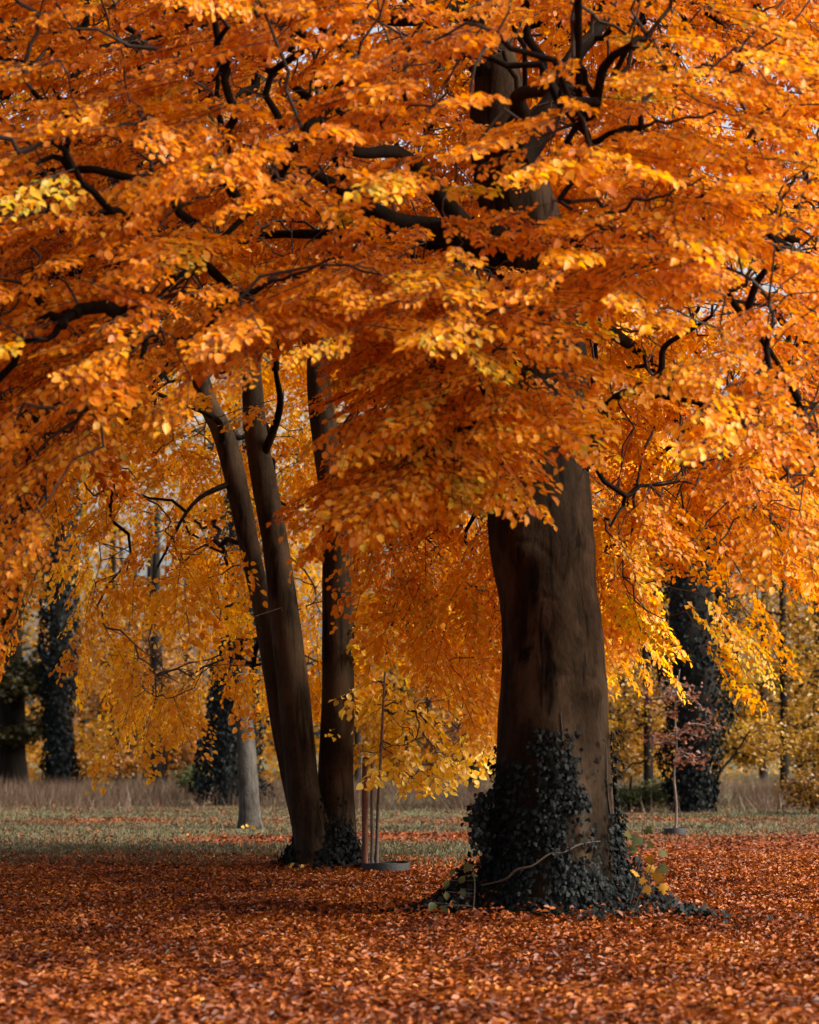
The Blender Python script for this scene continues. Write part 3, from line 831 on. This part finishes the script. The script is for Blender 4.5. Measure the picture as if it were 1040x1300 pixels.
# ------------------------------------------------------------------ ivy on the great trunk
ivy = thing('ivy_plant', 'dark ivy climbing the foot of the huge trunk and creeping around it', 'ivy', MAIN_BASE + np.array([0, -.6, .1]))
def trunk_r(z):
    return np.interp(z, tpath[:, 2], tpath[:, 3]), np.interp(z, tpath[:, 2], tpath[:, 0]), np.interp(z, tpath[:, 2], tpath[:, 1])
IP, IA, IN, IS = [], [], [], []
def ivy_leaf(p, n, s=None):
    a = np.array([RNG.normal(0, .5), RNG.normal(0, .3), -1.0]) + .35 * n
    IP.append(p); IA.append(a); IN.append(n + RNG.normal(0, .38, 3)); IS.append(s or RNG.uniform(.028, .058))
tries = 0
while len(IP) < 13000 and tries < 170000:
    tries += 1
    z = RNG.uniform(.05, 2.35); th = RNG.uniform(0, 2 * math.pi)
    r, cx, cy = trunk_r(z)
    n = np.array([math.cos(th), math.sin(th), .12])
    p = np.array([cx + n[0] * (r + .02 + .10 * RNG.random() ** 2), cy + n[1] * (r + .02 + .10 * RNG.random() ** 2), z])
    px = 520 + p[0] / p[1] * FPX; py = HZ - (p[2] - EYE) / p[1] * FPX
    nz = vnoise(p[None], (3.2, 3.2, 1.6), 71)[0]
    if p[1] < 20.05:
        px += 46 * (vnoise(p[None], (5, 5, 3.5), 75)[0] - .5) * (py < 1090)
        if py > 1090: q = .95 if not (742 < px < 770 and py < 1100) else .25
        elif py > 1025: q = .95 if px < 728 else (.75 if px > 768 else .12)
        elif py > 925: q = .9 if 683 + (1000 - py) * .05 < px < 742 - (1000 - py) * .15 else (.35 if px > 764 or (640 < px < 668 and py > 960) else .0)
        else: q = .0
    else:
        q = .8 if z < 1.0 else (.3 if z < 1.7 else 0)
    q *= np.clip((py - 880) / 150 + .25 * (nz - .3), 0, 1)
    if RNG.random() < q * np.clip((nz - .08) * 3.4, 0.1, 1):
        ivy_leaf(p, n)
# tuft hanging off the left side
for k in range(330):
    t = RNG.random()
    c = catmull(np.array([pw(640, 1005, 19.6), pw(612, 1018, 19.5), pw(606, 1050, 19.4), pw(620, 1085, 19.4)]), 12)
    i = int(t * (len(c) - 1))
    ivy_leaf(c[i] + RNG.normal(0, .045, 3), np.array([-.5, -.8, .2]), RNG.uniform(.035, .07))
# creeping mound round the foot
for k in range(11000):
    th = RNG.uniform(0, 2 * math.pi)
    rr = .60 + abs(RNG.normal(0, .48))
    x = MAIN_BASE[0] + math.cos(th) * rr * 1.2 + (.05 if math.cos(th) > 0 else -.08); y = MAIN_BASE[1] + math.sin(th) * rr * .95
    if vnoise(np.array([[x, y, 0]]), (2.6, 2.6, 1), 72)[0] < .34 + .55 * (rr - .75):
        continue
    hgt = max(.02, .50 * math.exp(-((rr - .55) / .30) ** 2) * RNG.random() + .09 * RNG.random())
    z = float(ground_z(x, y)) + hgt
    ivy_leaf(np.array([x, y, z]), np.array([math.cos(th) * .6, math.sin(th) * .6 - .2, 1.0]), RNG.uniform(.028, .058))
for sx, n_ in ((-1, 900), (1, 800)):
    for k in range(n_):
        t_ = RNG.random() ** .8
        x = MAIN_BASE[0] + sx * (.55 + 1.0 * t_) + RNG.normal(0, .08); y = MAIN_BASE[1] - .30 - .35 * t_ + RNG.normal(0, .16)
        if vnoise(np.array([[x, y, 0]]), (4, 4, 1), 74)[0] < .25 + .35 * t_:
            continue
        ivy_leaf(np.array([x, y, float(ground_z(x, y)) + .04 + RNG.random() * .30 * (1 - t_) ** 1.5 + .05 * RNG.random()]), np.array([sx * .3, -.5, 1.0]), RNG.uniform(.035, .07))
IL = {'p': np.array(IP), 'a': np.array(IA), 'n': np.array(IN), 's': np.array(IS), 't': np.clip(RNG.normal(.45, .22, len(IP)), 0, 1)}
big = np.argsort(IL['p'][:, 1] - IL['s'] * 2)[:300]
rest = (IL['p'][:, 1] < 20.2) | (RNG.random(len(IP)) < .35); rest[big] = False
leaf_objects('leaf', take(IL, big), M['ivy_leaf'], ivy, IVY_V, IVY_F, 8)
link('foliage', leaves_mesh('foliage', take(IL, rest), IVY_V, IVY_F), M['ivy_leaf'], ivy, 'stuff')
def surf(px, py, lift=.03):
    """point on the front of the trunk"""
    d = 19.45
    for _ in range(4):
        p = pw(px, py, d)
        r, cx, cy = trunk_r(p[2])
        d = cy - math.sqrt(max(r * r - (p[0] - cx) ** 2, .01)) - lift
    return pw(px, py, d)
vine = [surf(612, 1124, .30), surf(640, 1117, .24), surf(655, 1105, .20), surf(676, 1099, .17), surf(698, 1084, .13), surf(716, 1082, .11), surf(736, 1072, .09), surf(762, 1068, .08)]
c = catmull(np.array(vine), 6)
link('vine_stem', loft('vine_stem', c, np.interp(np.arange(len(c)), [0, len(c) - 1], [.012, .006]), 8, .5, 4), plain_mat('vine_bark', (.05, .031, .02), .85), ivy)
for a in ([(700, 1150), (697, 1080), (705, 1010), (714, 950), (712, 905)], [(660, 1160), (655, 1100), (650, 1040), (655, 985)], [(775, 1140), (781, 1080), (772, 1010), (770, 950)], [(640, 1005), (612, 1018), (604, 1050), (622, 1090)]):
    c = catmull(np.array([surf(x, y, .02) for x, y in a]), 6)
    link('vine_stem', loft('vine_stem', c, np.linspace(.012, .005, len(c)), 6, .1, 5), M['twig_bark'], ivy)

# ------------------------------------------------------------------ seedlings among the ivy
def seedling(label, spots, root_px, d, mat, tv, tf, name='maple_seedling', size=(.10, .16), face=(0, -1, .35)):
    base = pw(root_px, 1000, d); base[2] = float(ground_z(base[0], base[1]))
    t = thing(name, label, 'seedling', base)
    ps = [pw(x, y, d + RNG.uniform(-.08, .08)) for x, y in spots]
    top = max(ps, key=lambda p: p[2])
    c = catmull(np.array([base, base * .5 + top * .5 + np.array([.02, 0, .05]), top]), 8)
    link('stem', loft('stem', c, np.linspace(.007, .003, len(c)), 6, .1, 6), M['twig_bark'], t)
    A = np.array([[RNG.normal(0, .5), RNG.normal(-.2, .3), RNG.uniform(-.8, .1)] for _ in ps])
    N = np.array(face)[None] + RNG.normal(0, .3, (len(ps), 3))
    leaf_objects('leaf', {'p': np.array(ps), 'a': A, 'n': N, 's': RNG.uniform(*size, len(ps)), 't': RNG.random(len(ps))}, mat, t, tv, tf, 4)
    s0 = np.array([c[np.argmin(np.linalg.norm(c - p, axis=1))] for p in ps])
    for a0, a1 in zip(s0, ps):
        link('petiole', segs_mesh('petiole', [a0], [a1 + 1e-3], np.array([.0025]), np.array([.002]), 5), M['twig_bark'], t)
seedling('maple seedling with yellow leaves right of the huge trunk', [(822, 1100), (812, 1118), (836, 1108), (826, 1128), (842, 1122), (806, 1106), (830, 1092)], 800, 19.2, M['maple_leaf'], MAPLE_V, MAPLE_F, size=(.075, .115))
seedling('maple seedling with dull green leaves above the yellow one', [(812, 1062), (828, 1070), (838, 1080), (846, 1100), (820, 1052), (805, 1075), (798, 1058)], 796, 19.3, M['green_leaf'], MAPLE_V, MAPLE_F, size=(.08, .12))
seedling('green seedling with soft leaves left of the ivy foot', [(578, 1104), (590, 1112), (600, 1098), (570, 1118), (566, 1132), (552, 1146), (585, 1128), (560, 1150), (604, 1110)], 600, 19.1, M['green_leaf'], FINE_V, FINE_F, 'seedling', (.07, .11))
seedling('small yellow seedling at the foot of the three stems', [(374, 1096), (380, 1104), (386, 1098), (370, 1106), (378, 1112), (390, 1108)], 380, 27.3, M['maple_leaf'], FINE_V, FINE_F, 'seedling', (.07, .11))
seedling('tiny pale yellow seedling at the foot of the grey trunk', [(306, 1050), (312, 1053), (318, 1050), (309, 1056), (315, 1047)], 312, 41.6, M['maple_leaf'], FINE_V, FINE_F, 'seedling', (.09, .14))

# ------------------------------------------------------------------ young staked tree and its ring
def ring(label, cx, d, R, hgt):
    base = pw(cx, 1000, d); base[2] = float(ground_z(base[0], d))
    t = thing('planting_ring', label, 'planting ring', base, 'dark rings around the young trees')
    prof = [(R * 1.0, -.03), (R * 1.0, hgt * .92), (R * .985, hgt), (R * .94, hgt), (R * .925, hgt * .92), (R * .925, hgt * .3)]
    n = 40
    V = np.array([[base[0] + r * math.cos(k / n * 2 * math.pi), base[1] + r * math.sin(k / n * 2 * math.pi), base[2] + z * (1 + .05 * math.sin(3 * k / n * 6.28))] for r, z in prof for k in range(n)])
    F = np.array([(j * n + k, j * n + (k + 1) % n, (j + 1) * n + (k + 1) % n, (j + 1) * n + k) for j in range(len(prof) - 1) for k in range(n)])
    link('ring_wall', raw_mesh('ring_wall', V, F, True), M['ring_rubber'], t)
    V = [[base[0], base[1], base[2] + hgt * .62]] + [[base[0] + R * .93 * math.cos(k / n * 2 * math.pi), base[1] + R * .93 * math.sin(k / n * 2 * math.pi), base[2] + hgt * .5] for k in range(n)]
    me = bpy.data.meshes.new('mulch'); me.from_pydata(V, [], [(0, 1 + k, 1 + (k + 1) % n) for k in range(n)])
    link('mulch', me, M['mulch'], t)
    return base
rb = ring('low dark ring round the staked yellow young tree', 489, 27.6, .33, .135)
def stake(label, px, ptop, d, w, mat):
    base = pw(px, 1000, d); base[2] = float(ground_z(base[0], d)) - .05
    top = pw(px + 1, ptop, d)
    c = np.linspace(base, top, 9); c[:, 0] += np.sin(np.arange(9) * .9) * .004
    o = link('tree_stake', loft('tree_stake', c, np.full(9, w), 12, .05, px), mat)
    tag(o, label, 'stake', 'stakes of the young tree')
stake('thicker reddish wooden stake, left of the young tree', 463, 962, 27.5, .042, M['stake_wood'])
stake('thinner brown wooden stake close to the young stem', 472, 965, 27.7, .024, M['stake_grey'])
yb = pw(479, 1000, 27.75); yb[2] = 0.0
young = thing('young_tree', 'staked young tree with bright yellow leaves beside the three stems', 'tree', yb)
ystem = catmull(np.array([pw(478, 1100, 27.75), pw(480, 1030, 27.75), pw(484, 950, 27.7), pw(488, 870, 27.7), pw(494, 780, 27.6), (pw(500, 690, 27.6))]), 8)
link('trunk', loft('trunk', ystem, np.linspace(.027, .008, len(ystem)), 10, .06, 9), M['stake_grey'], young)
out = []; tot = 0
while tot < 135:
    px = RNG.uniform(440, 620, 400); py = RNG.uniform(740, 985, 400); d = RNG.uniform(26.7, 28.9, 400)
    P = np.stack([(px - 520) / FPX * d, d, EYE + (HZ - py) / FPX * d], 1)
    keep = (py < np.interp(px, [440, 480, 530, 590, 620], [930, 985, 990, 970, 900])) & (vnoise(P, (1.2, 1.2, 2.5), 81) + .15 * RNG.random(400) > .50)
    keep &= ~((px < 462) & (d < 27.4))
    out.append(P[keep]); tot += keep.sum()
NY = np.vstack(out)[:135]
pts, par, cnt, nb = connect(ystem[ystem[:, 2] > 1.5], NY)
b0, b1, br0, br1 = branch_segments(pts, par, cnt, nb, .004, .4)
protoY = [make_spray(SPR, SPR.uniform(.4, .6), .06, .115) for _ in range(6)]
fw = unit(NY - pts[par] + RNG.normal(0, .3, NY.shape)); fw[:, 2] = -.35
LY, t0, t1, trr = place_sprays(protoY, NY, fw, np.array([[0, -.5, 1.0]]) + RNG.normal(0, .2, NY.shape), RNG.uniform(.8, 1.1, len(NY)), RNG.uniform(.3, .8, len(NY)))
ynear = np.argsort(LY['p'][:, 1])[:300]
rest = np.ones(len(LY['s']), bool); rest[ynear] = False
leaf_objects('leaf', take(LY, ynear), M['yellow_leaf'], young, FINE_V, FINE_F, 6)
if rest.any():
    link('foliage', leaves_mesh('foliage', take(LY, rest)), M['yellow_leaf'], young, 'stuff')
link('twig', segs_mesh('twig', np.concatenate([b0, t0]), np.concatenate([b1, t1]), np.concatenate([br0, trr]), np.concatenate([br1, trr * .8]), 4), M['twig_bark'], young, 'stuff')

# ------------------------------------------------------------------ trees further back
def scatter(nodes, per, spread, size, tint, tj=.2, up=.7):
    n = len(nodes) * per
    P = np.repeat(nodes, per, 0) + RNG.normal(0, 1, (n, 3)) * np.array(spread)
    A = RNG.normal(0, 1, (n, 3)); A[:, 2] = A[:, 2] * .4 - .25
    N = RNG.normal(0, .5, (n, 3)) + np.array([0, -.35, up])
    return {'p': P, 'a': A, 'n': N, 's': size * RNG.uniform(.6, 1.3, n), 't': np.clip(np.repeat(tint, per) + RNG.normal(0, tj, n), 0, 1)}

def back_tree(name, label, trunk, crown, mat, bark, nodes=220, per=26, leaf=.15, cat_='tree', group=None, seed=0, spread=(.38, .38, .16), tint=.5):
    """trunk: list of (px, py, d, width px); crown: list of ellipses (px, py, d, rx m, ry m, rz m)"""
    q = np.array([np.append(pw(x, y, d), w / FPX * d / 2) for x, y, d, w in trunk])
    b = q[0, :3].copy(); b[2] = float(ground_z(b[0], b[1]))
    q[0, 2] = b[2] - .08
    t = thing(name, label, cat_, b, group)
    c = catmull(q, 6)
    link('trunk', loft('trunk', c[:, :3], c[:, 3], 14, .07, seed, lambda dirs, qq, r: r * (1 + .35 * np.exp(-np.clip(qq[:, 2], 0, 9) / .3))), bark, t)
    nd = []
    per_e = max(4, nodes // len(crown))
    for (x, y, d, rx, ry, rz) in crown:
        ctr = pw(x, y, d); k = 0
        while k < per_e:
            v = RNG.uniform(-1, 1, 3)
            if np.dot(v, v) > 1 or np.dot(v, v) < .12 * RNG.random():
                continue
            p = ctr + v * np.array([rx, ry, rz])
            if p[2] < .25 or vnoise(p[None], (.5, .5, 1.1), 90 + seed)[0] < .38:
                k += .15
                continue
            nd.append(p); k += 1
    nd = np.array(nd)
    pts, par, cnt, nb = connect(c[len(c) // 5:, :3], nd)
    b0, b1, br0, br1 = branch_segments(pts, par, cnt, nb, .010)
    link('branchwork', segs_mesh('branchwork', b0, b1, br0, br1, 4), bark, t, 'stuff')
    L = scatter(nd, per, spread, leaf, tint + .25 * (vnoise(nd, (.6, .6, .6), 7 + seed) - .5) * 2)
    L['p'][:, 2] = np.maximum(L['p'][:, 2], .05)
    link('foliage', leaves_mesh('foliage', L, KITE_V, KITE_F), mat, t, 'stuff')
    return t

def ivy_tree(label, trunk, seed, nleaf=5200, fat=1.0, leaf=.15, crown=()):
    q = np.array([np.append(pw(x, y, d), w / FPX * d / 2) for x, y, d, w in trunk])
    b = q[0, :3].copy(); b[2] = float(ground_z(b[0], b[1])); q[0, 2] = b[2] - .08
    t = thing('ivy_clad_tree', label, 'tree', b)
    c = catmull(q, 8)
    link('trunk', loft('trunk', c[:, :3], c[:, 3] * .55, 14, .1, seed), M['far_bark'], t)
    i = RNG.integers(0, len(c), nleaf)
    j = RNG.random(nleaf)[:, None]
    i2 = np.minimum(i + 1, len(c) - 1)
    ctr = c[i] * (1 - j) + c[i2] * j
    th = RNG.uniform(0, 2 * np.pi, nleaf)
    n = np.stack([np.cos(th), np.sin(th), np.full(nleaf, .25)], 1)
    probe = ctr[:, :3] + n * ctr[:, 3:4]
    lump = .55 + .75 * vnoise(probe, (.9, .9, .7), seed) + .25 * vnoise(probe, (2.5, 2.5, 2), seed + 1)
    rr = ctr[:, 3] * lump * fat * np.sqrt(RNG.uniform(.45, 1.1, nleaf))
    P = ctr[:, :3] + n * rr[:, None]
    P[:, 2] = np.maximum(P[:, 2], .05)
    A = np.stack([RNG.normal(0, .5, nleaf), RNG.normal(0, .5, nleaf), np.full(nleaf, -.8)], 1)
    L = {'p': P, 'a': A, 'n': n + RNG.normal(0, .35, n.shape), 's': leaf * RNG.uniform(.7, 1.3, nleaf), 't': np.clip(RNG.normal(.5, .25, nleaf), 0, 1)}
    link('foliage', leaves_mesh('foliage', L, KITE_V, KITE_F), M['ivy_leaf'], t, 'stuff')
    return t

ivy_tree('tall ivy-clad trunk standing near the left edge beyond the grass', [(77, 1001, 84, 48), (76, 950, 84, 40), (74, 880, 84, 40), (76, 800, 84, 46), (78, 700, 84, 50), (80, 600, 84, 48), (84, 500, 84, 44), (86, 380, 84, 30)], 101, 6500, 1.0, .2)
ivy_tree('squat ivy-covered dark trunk right behind the grey trunk', [(291, 1022, 60, 88), (292, 980, 60, 80), (294, 930, 60, 72), (298, 880, 60, 64), (303, 830, 60, 56), (305, 760, 60, 48), (306, 650, 60, 40), (306, 520, 60, 26)], 111, 6000, 1.0, .15)
ivy_tree('bushy ivy-clad tree in the right background, widest at mid height', [(880, 1030, 54, 54), (880, 990, 54, 66), (882, 940, 54, 78), (886, 880, 54, 92), (880, 820, 54, 104), (878, 750, 54, 100), (880, 690, 54, 76), (884, 640, 54, 56), (888, 540, 54, 36)], 121, 7000, 1.0, .14)
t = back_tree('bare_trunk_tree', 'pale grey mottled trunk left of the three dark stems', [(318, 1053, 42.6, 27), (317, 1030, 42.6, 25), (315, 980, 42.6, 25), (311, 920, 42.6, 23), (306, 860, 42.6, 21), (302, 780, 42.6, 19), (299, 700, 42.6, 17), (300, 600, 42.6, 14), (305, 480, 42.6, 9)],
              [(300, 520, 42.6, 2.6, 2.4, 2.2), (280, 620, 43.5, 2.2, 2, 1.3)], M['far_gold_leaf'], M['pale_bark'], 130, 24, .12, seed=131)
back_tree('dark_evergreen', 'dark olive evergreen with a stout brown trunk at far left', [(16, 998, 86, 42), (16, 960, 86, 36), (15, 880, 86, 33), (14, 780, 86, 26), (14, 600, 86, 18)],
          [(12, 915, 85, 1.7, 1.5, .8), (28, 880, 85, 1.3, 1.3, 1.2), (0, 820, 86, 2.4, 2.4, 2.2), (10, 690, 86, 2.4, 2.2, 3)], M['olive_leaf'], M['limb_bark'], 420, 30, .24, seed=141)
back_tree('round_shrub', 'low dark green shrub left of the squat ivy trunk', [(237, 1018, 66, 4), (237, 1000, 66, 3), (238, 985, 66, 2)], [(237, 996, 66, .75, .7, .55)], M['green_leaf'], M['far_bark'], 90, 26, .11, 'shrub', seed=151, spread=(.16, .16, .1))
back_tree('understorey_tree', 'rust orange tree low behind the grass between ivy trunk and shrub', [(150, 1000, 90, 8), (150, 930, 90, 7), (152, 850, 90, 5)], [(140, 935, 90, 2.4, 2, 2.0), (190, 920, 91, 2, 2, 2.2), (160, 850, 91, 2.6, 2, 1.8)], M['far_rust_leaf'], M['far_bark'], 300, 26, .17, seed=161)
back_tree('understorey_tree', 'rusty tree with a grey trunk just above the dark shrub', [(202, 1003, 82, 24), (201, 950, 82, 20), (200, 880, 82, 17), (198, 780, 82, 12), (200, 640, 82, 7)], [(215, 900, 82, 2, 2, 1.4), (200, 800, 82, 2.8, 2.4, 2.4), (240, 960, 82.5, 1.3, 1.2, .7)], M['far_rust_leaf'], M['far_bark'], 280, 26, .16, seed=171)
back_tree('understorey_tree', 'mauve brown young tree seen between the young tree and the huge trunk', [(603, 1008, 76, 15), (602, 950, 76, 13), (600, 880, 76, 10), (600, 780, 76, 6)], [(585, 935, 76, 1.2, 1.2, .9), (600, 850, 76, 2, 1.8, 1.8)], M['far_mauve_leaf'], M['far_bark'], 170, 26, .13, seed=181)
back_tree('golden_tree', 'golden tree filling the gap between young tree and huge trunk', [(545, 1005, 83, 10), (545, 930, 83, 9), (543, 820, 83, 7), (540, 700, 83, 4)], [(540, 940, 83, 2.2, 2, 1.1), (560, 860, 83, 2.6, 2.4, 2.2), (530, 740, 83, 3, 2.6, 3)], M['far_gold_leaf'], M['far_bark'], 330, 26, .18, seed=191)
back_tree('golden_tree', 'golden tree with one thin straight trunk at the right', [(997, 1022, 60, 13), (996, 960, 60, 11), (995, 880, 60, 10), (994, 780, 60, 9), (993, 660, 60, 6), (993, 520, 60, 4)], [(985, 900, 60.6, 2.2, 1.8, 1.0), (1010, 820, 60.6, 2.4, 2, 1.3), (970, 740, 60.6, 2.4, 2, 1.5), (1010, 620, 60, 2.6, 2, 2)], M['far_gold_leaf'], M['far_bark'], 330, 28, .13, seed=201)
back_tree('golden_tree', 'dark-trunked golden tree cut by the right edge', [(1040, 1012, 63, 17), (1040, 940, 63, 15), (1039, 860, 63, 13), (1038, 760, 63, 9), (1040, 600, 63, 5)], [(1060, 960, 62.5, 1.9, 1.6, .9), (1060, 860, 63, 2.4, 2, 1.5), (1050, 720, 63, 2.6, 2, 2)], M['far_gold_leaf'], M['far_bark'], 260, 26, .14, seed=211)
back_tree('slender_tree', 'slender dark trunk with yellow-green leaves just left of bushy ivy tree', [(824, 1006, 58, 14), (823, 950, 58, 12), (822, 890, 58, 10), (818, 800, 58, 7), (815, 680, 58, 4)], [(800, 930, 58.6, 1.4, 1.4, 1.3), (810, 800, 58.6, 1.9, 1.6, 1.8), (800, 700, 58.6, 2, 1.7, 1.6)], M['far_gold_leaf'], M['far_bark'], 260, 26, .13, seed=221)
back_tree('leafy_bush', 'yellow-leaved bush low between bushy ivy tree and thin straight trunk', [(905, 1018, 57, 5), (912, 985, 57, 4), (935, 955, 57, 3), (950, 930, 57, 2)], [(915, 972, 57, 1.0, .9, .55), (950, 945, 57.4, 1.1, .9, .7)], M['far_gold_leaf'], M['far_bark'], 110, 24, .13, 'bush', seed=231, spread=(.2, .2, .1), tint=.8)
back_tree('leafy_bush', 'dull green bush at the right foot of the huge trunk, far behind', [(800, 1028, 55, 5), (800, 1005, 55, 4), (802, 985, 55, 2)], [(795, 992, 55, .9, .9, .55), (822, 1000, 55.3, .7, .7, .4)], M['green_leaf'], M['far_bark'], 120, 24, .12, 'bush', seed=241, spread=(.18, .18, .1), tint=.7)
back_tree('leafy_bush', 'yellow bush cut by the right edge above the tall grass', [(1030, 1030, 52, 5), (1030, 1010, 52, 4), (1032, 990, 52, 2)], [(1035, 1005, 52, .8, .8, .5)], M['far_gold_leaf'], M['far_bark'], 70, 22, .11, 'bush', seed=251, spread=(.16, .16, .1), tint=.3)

# pink-leaved young tree with its ring
ring('small dark ring round the pink-leaved young tree', 857, 39.6, .215, .15)
back_tree('young_tree', 'thin young tree with dusky pink leaves before bushy ivy tree', [(857, 1061, 39.6, 3.4), (859, 1025, 39.6, 3), (856, 985, 39.6, 2.8), (859, 945, 39.6, 2.4), (857, 900, 39.7, 2), (863, 850, 39.6, 1.4)], [(850, 890, 39.6, .5, .5, .30), (882, 915, 39.6, .55, .5, .35), (845, 935, 39.6, .35, .4, .25), (872, 962, 39.6, .45, .4, .16), (862, 872, 39.6, .4, .35, .3)], M['far_mauve_leaf'], M['stake_grey'], 60, 8, .10, seed=261, spread=(.15, .15, .05), tint=.65)

# the wood beyond: reads as one mass
FW = []
while len(FW) < 3600:
    d = RNG.uniform(98, 140); x = RNG.uniform(-.27, .27) * d; z = RNG.uniform(.3, 30)
    p = np.array([[x, d, z]])
    g = vnoise(p, (.11, .05, .09), 301)[0] * .7 + vnoise(p, (.35, .2, .35), 302)[0] * .3
    if g < .31 + .005 * z:
        continue
    FW.append(p[0])
FW = np.array(FW)
LF = scatter(FW, 30, (1.0, .8, .55), .36, .5 + .35 * (vnoise(FW, (.15, .15, .2), 303) - .5) * 2)
LF['p'][:, 2] = np.maximum(LF['p'][:, 2], .1)
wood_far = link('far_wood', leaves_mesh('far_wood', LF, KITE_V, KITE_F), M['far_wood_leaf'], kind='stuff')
wood_far['label'] = 'far autumn wood closing off the park'
fx = RNG.uniform(-30, 30, 46); fy = RNG.uniform(96, 138, 46)
hz = RNG.uniform(13, 22, 46)
link('trunk', segs_mesh('trunk', np.stack([fx, fy, fx * 0 - .1], 1), np.stack([fx + RNG.normal(0, .5, 46), fy, hz], 1), RNG.uniform(.16, .42, 46), np.full(46, .09), 8), M['far_bark'], wood_far, 'stuff')

# ------------------------------------------------------------------ grass
def blades(n, xr, yr, dens, h0, h1, w, lean=.35):
    px = RNG.uniform(*xr, n); d = 1 / RNG.uniform(1 / yr[1], 1 / yr[0], n)
    x = (px - 520) / FPX * d
    keep = RNG.random(n) < dens(x, d)
    x, d = x[keep], d[keep]
    n = len(x)
    p = np.stack([x, d, ground_z(x, d) - .01], 1)
    a = np.stack([RNG.normal(0, lean, n), RNG.normal(0, lean, n), np.ones(n)], 1)
    nn = np.stack([RNG.normal(0, .5, n), -np.ones(n), RNG.normal(0, .3, n)], 1)
    hs = RNG.uniform(h0, h1, n) * (.6 + .8 * vnoise(p, (.8, .8, 1), 63))
    return p, a, nn, hs, w
BL_V = np.array([(0, -.5, 0), (0, .5, 0), (.55, .35, .04), (.55, -.35, .04), (1, .05, .16), (1, -.05, .16)])
BL_F = np.array([(0, 1, 2, 3), (3, 2, 4, 5)])
def blade_mesh(name, p, a, nn, hs, w, tlo, thi):
    A, S, N = frames(a, nn)
    wd = w * RNG.uniform(.6, 1.4, len(hs))
    V = p[:, None] + BL_V[None, :, 0:1] * hs[:, None, None] * A[:, None] + BL_V[None, :, 1:2] * wd[:, None, None] * S[:, None] + BL_V[None, :, 2:3] * hs[:, None, None] * N[:, None]
    F = BL_F[None] + (np.arange(len(hs)) * 6)[:, None, None]
    return raw_mesh(name, V.reshape(-1, 3), F.reshape(-1, 4), attrs={'tint': np.repeat(RNG.uniform(tlo, thi, len(hs)), 2)})
g = blades(60000, (-90, 1130), (28.5, 62), lambda x, d: np.clip(1.05 - litter_field(x, d) * 1.25, 0, 1), .05, .13, .016, .6)
go = link('lawn_grass', blade_mesh('lawn_grass', *g, 0, 1), M['grass_blade'], kind='stuff')
go['label'] = 'short dull green grass of the lawn'
g = blades(75000, (-120, 1160), (52, 92), lambda x, d: np.clip((d - 52) / 7, 0, 1) * np.clip(vnoise(np.stack([x, d, d * 0], 1), (.5, .3, 1), 64) * 2.2 - .55, .03, 1), .15, .75, .012, .5)
go = link('meadow_grass', blade_mesh('meadow_grass', *g, 0, 1), M['dry_grass'], kind='stuff')
go['label'] = 'tall dry pinkish grass along the wood edge'

# ------------------------------------------------------------------ fallen leaves
def litter(n, d0, d1, size, shift=0.0):
    d = np.sqrt(RNG.uniform(d0 ** 2, d1 ** 2, n))
    x = RNG.uniform(-1, 1, n) * (.205 * d + 2.8)
    keep = RNG.random(n) < litter_field(x, d)
    x, d = x[keep], d[keep]
    n = len(x)
    p = np.stack([x, d, ground_z(x, d) + RNG.uniform(.004, .05, n)], 1)
    th = RNG.uniform(0, 2 * np.pi, n)
    a = np.stack([np.cos(th), np.sin(th), RNG.normal(0, .3, n)], 1)
    nn = np.stack([RNG.normal(0, .55, n), RNG.normal(0, .55, n) - .1, np.ones(n)], 1)
    p = p - a * size * .5
    return {'p': p, 'a': a, 'n': nn, 's': size * RNG.uniform(.65, 1.25, n), 't': np.clip(.40 + shift + .22 * (vnoise(p, (1.5, 1.5, 1), 66) - .5) * 2 + RNG.normal(0, .20, n), 0, 1)}
LT = cat(litter(190000, 9.5, 32, .064), litter(60000, 31, 60, .078, -.16))  # far leaves get a darker tint that stands in for weaker sunlight
# leaves caught on the ivy and against the root flare
n = 900
th = RNG.uniform(np.pi * .9, np.pi * 2.1, n); rr = RNG.uniform(.66, 1.55, n)
x = MAIN_BASE[0] + np.cos(th) * rr * 1.25; y = MAIN_BASE[1] + np.sin(th) * rr
zz = ground_z(x, y) + .30 * np.exp(-((rr - .55) / .32) ** 2) * RNG.random(n) + RNG.uniform(.03, .12, n)
LT = cat(LT, {'p': np.stack([x, y, zz], 1), 'a': RNG.normal(0, 1, (n, 3)) * np.array([1, 1, .4]), 'n': RNG.normal(0, .4, (n, 3)) + np.array([0, -.3, 1]),
              's': RNG.uniform(.045, .08, n), 't': np.clip(RNG.normal(.35, .2, n), 0, 1)})
lx, ly = topx(LT['p'])
vis = np.where((lx > 0) & (lx < 1040) & (ly < 1298) & (LT['s'] > .055))[0]
big = vis[np.argsort(LT['p'][vis, 1])[:300]]
rest = np.ones(len(lx), bool); rest[big] = False
nearl = LT['p'][:, 1] < 17
fl = link('fallen_leaves', leaves_mesh('fallen_leaves', take(LT, rest & nearl), NARROW_V), M['litter_leaf'], kind='stuff')
link('fallen_leaves', leaves_mesh('fallen_leaves', take(LT, rest & ~nearl), KITE_V * np.array([1, .8, 1.5]), KITE_F), M['litter_leaf'], fl, 'stuff')
fl['label'] = 'thick carpet of fallen red-brown beech leaves'
leaf_objects('leaf', take(LT, big), M['litter_leaf'], ground, FINE_V * np.array([1, .76, 1.4]), FINE_F, 12)
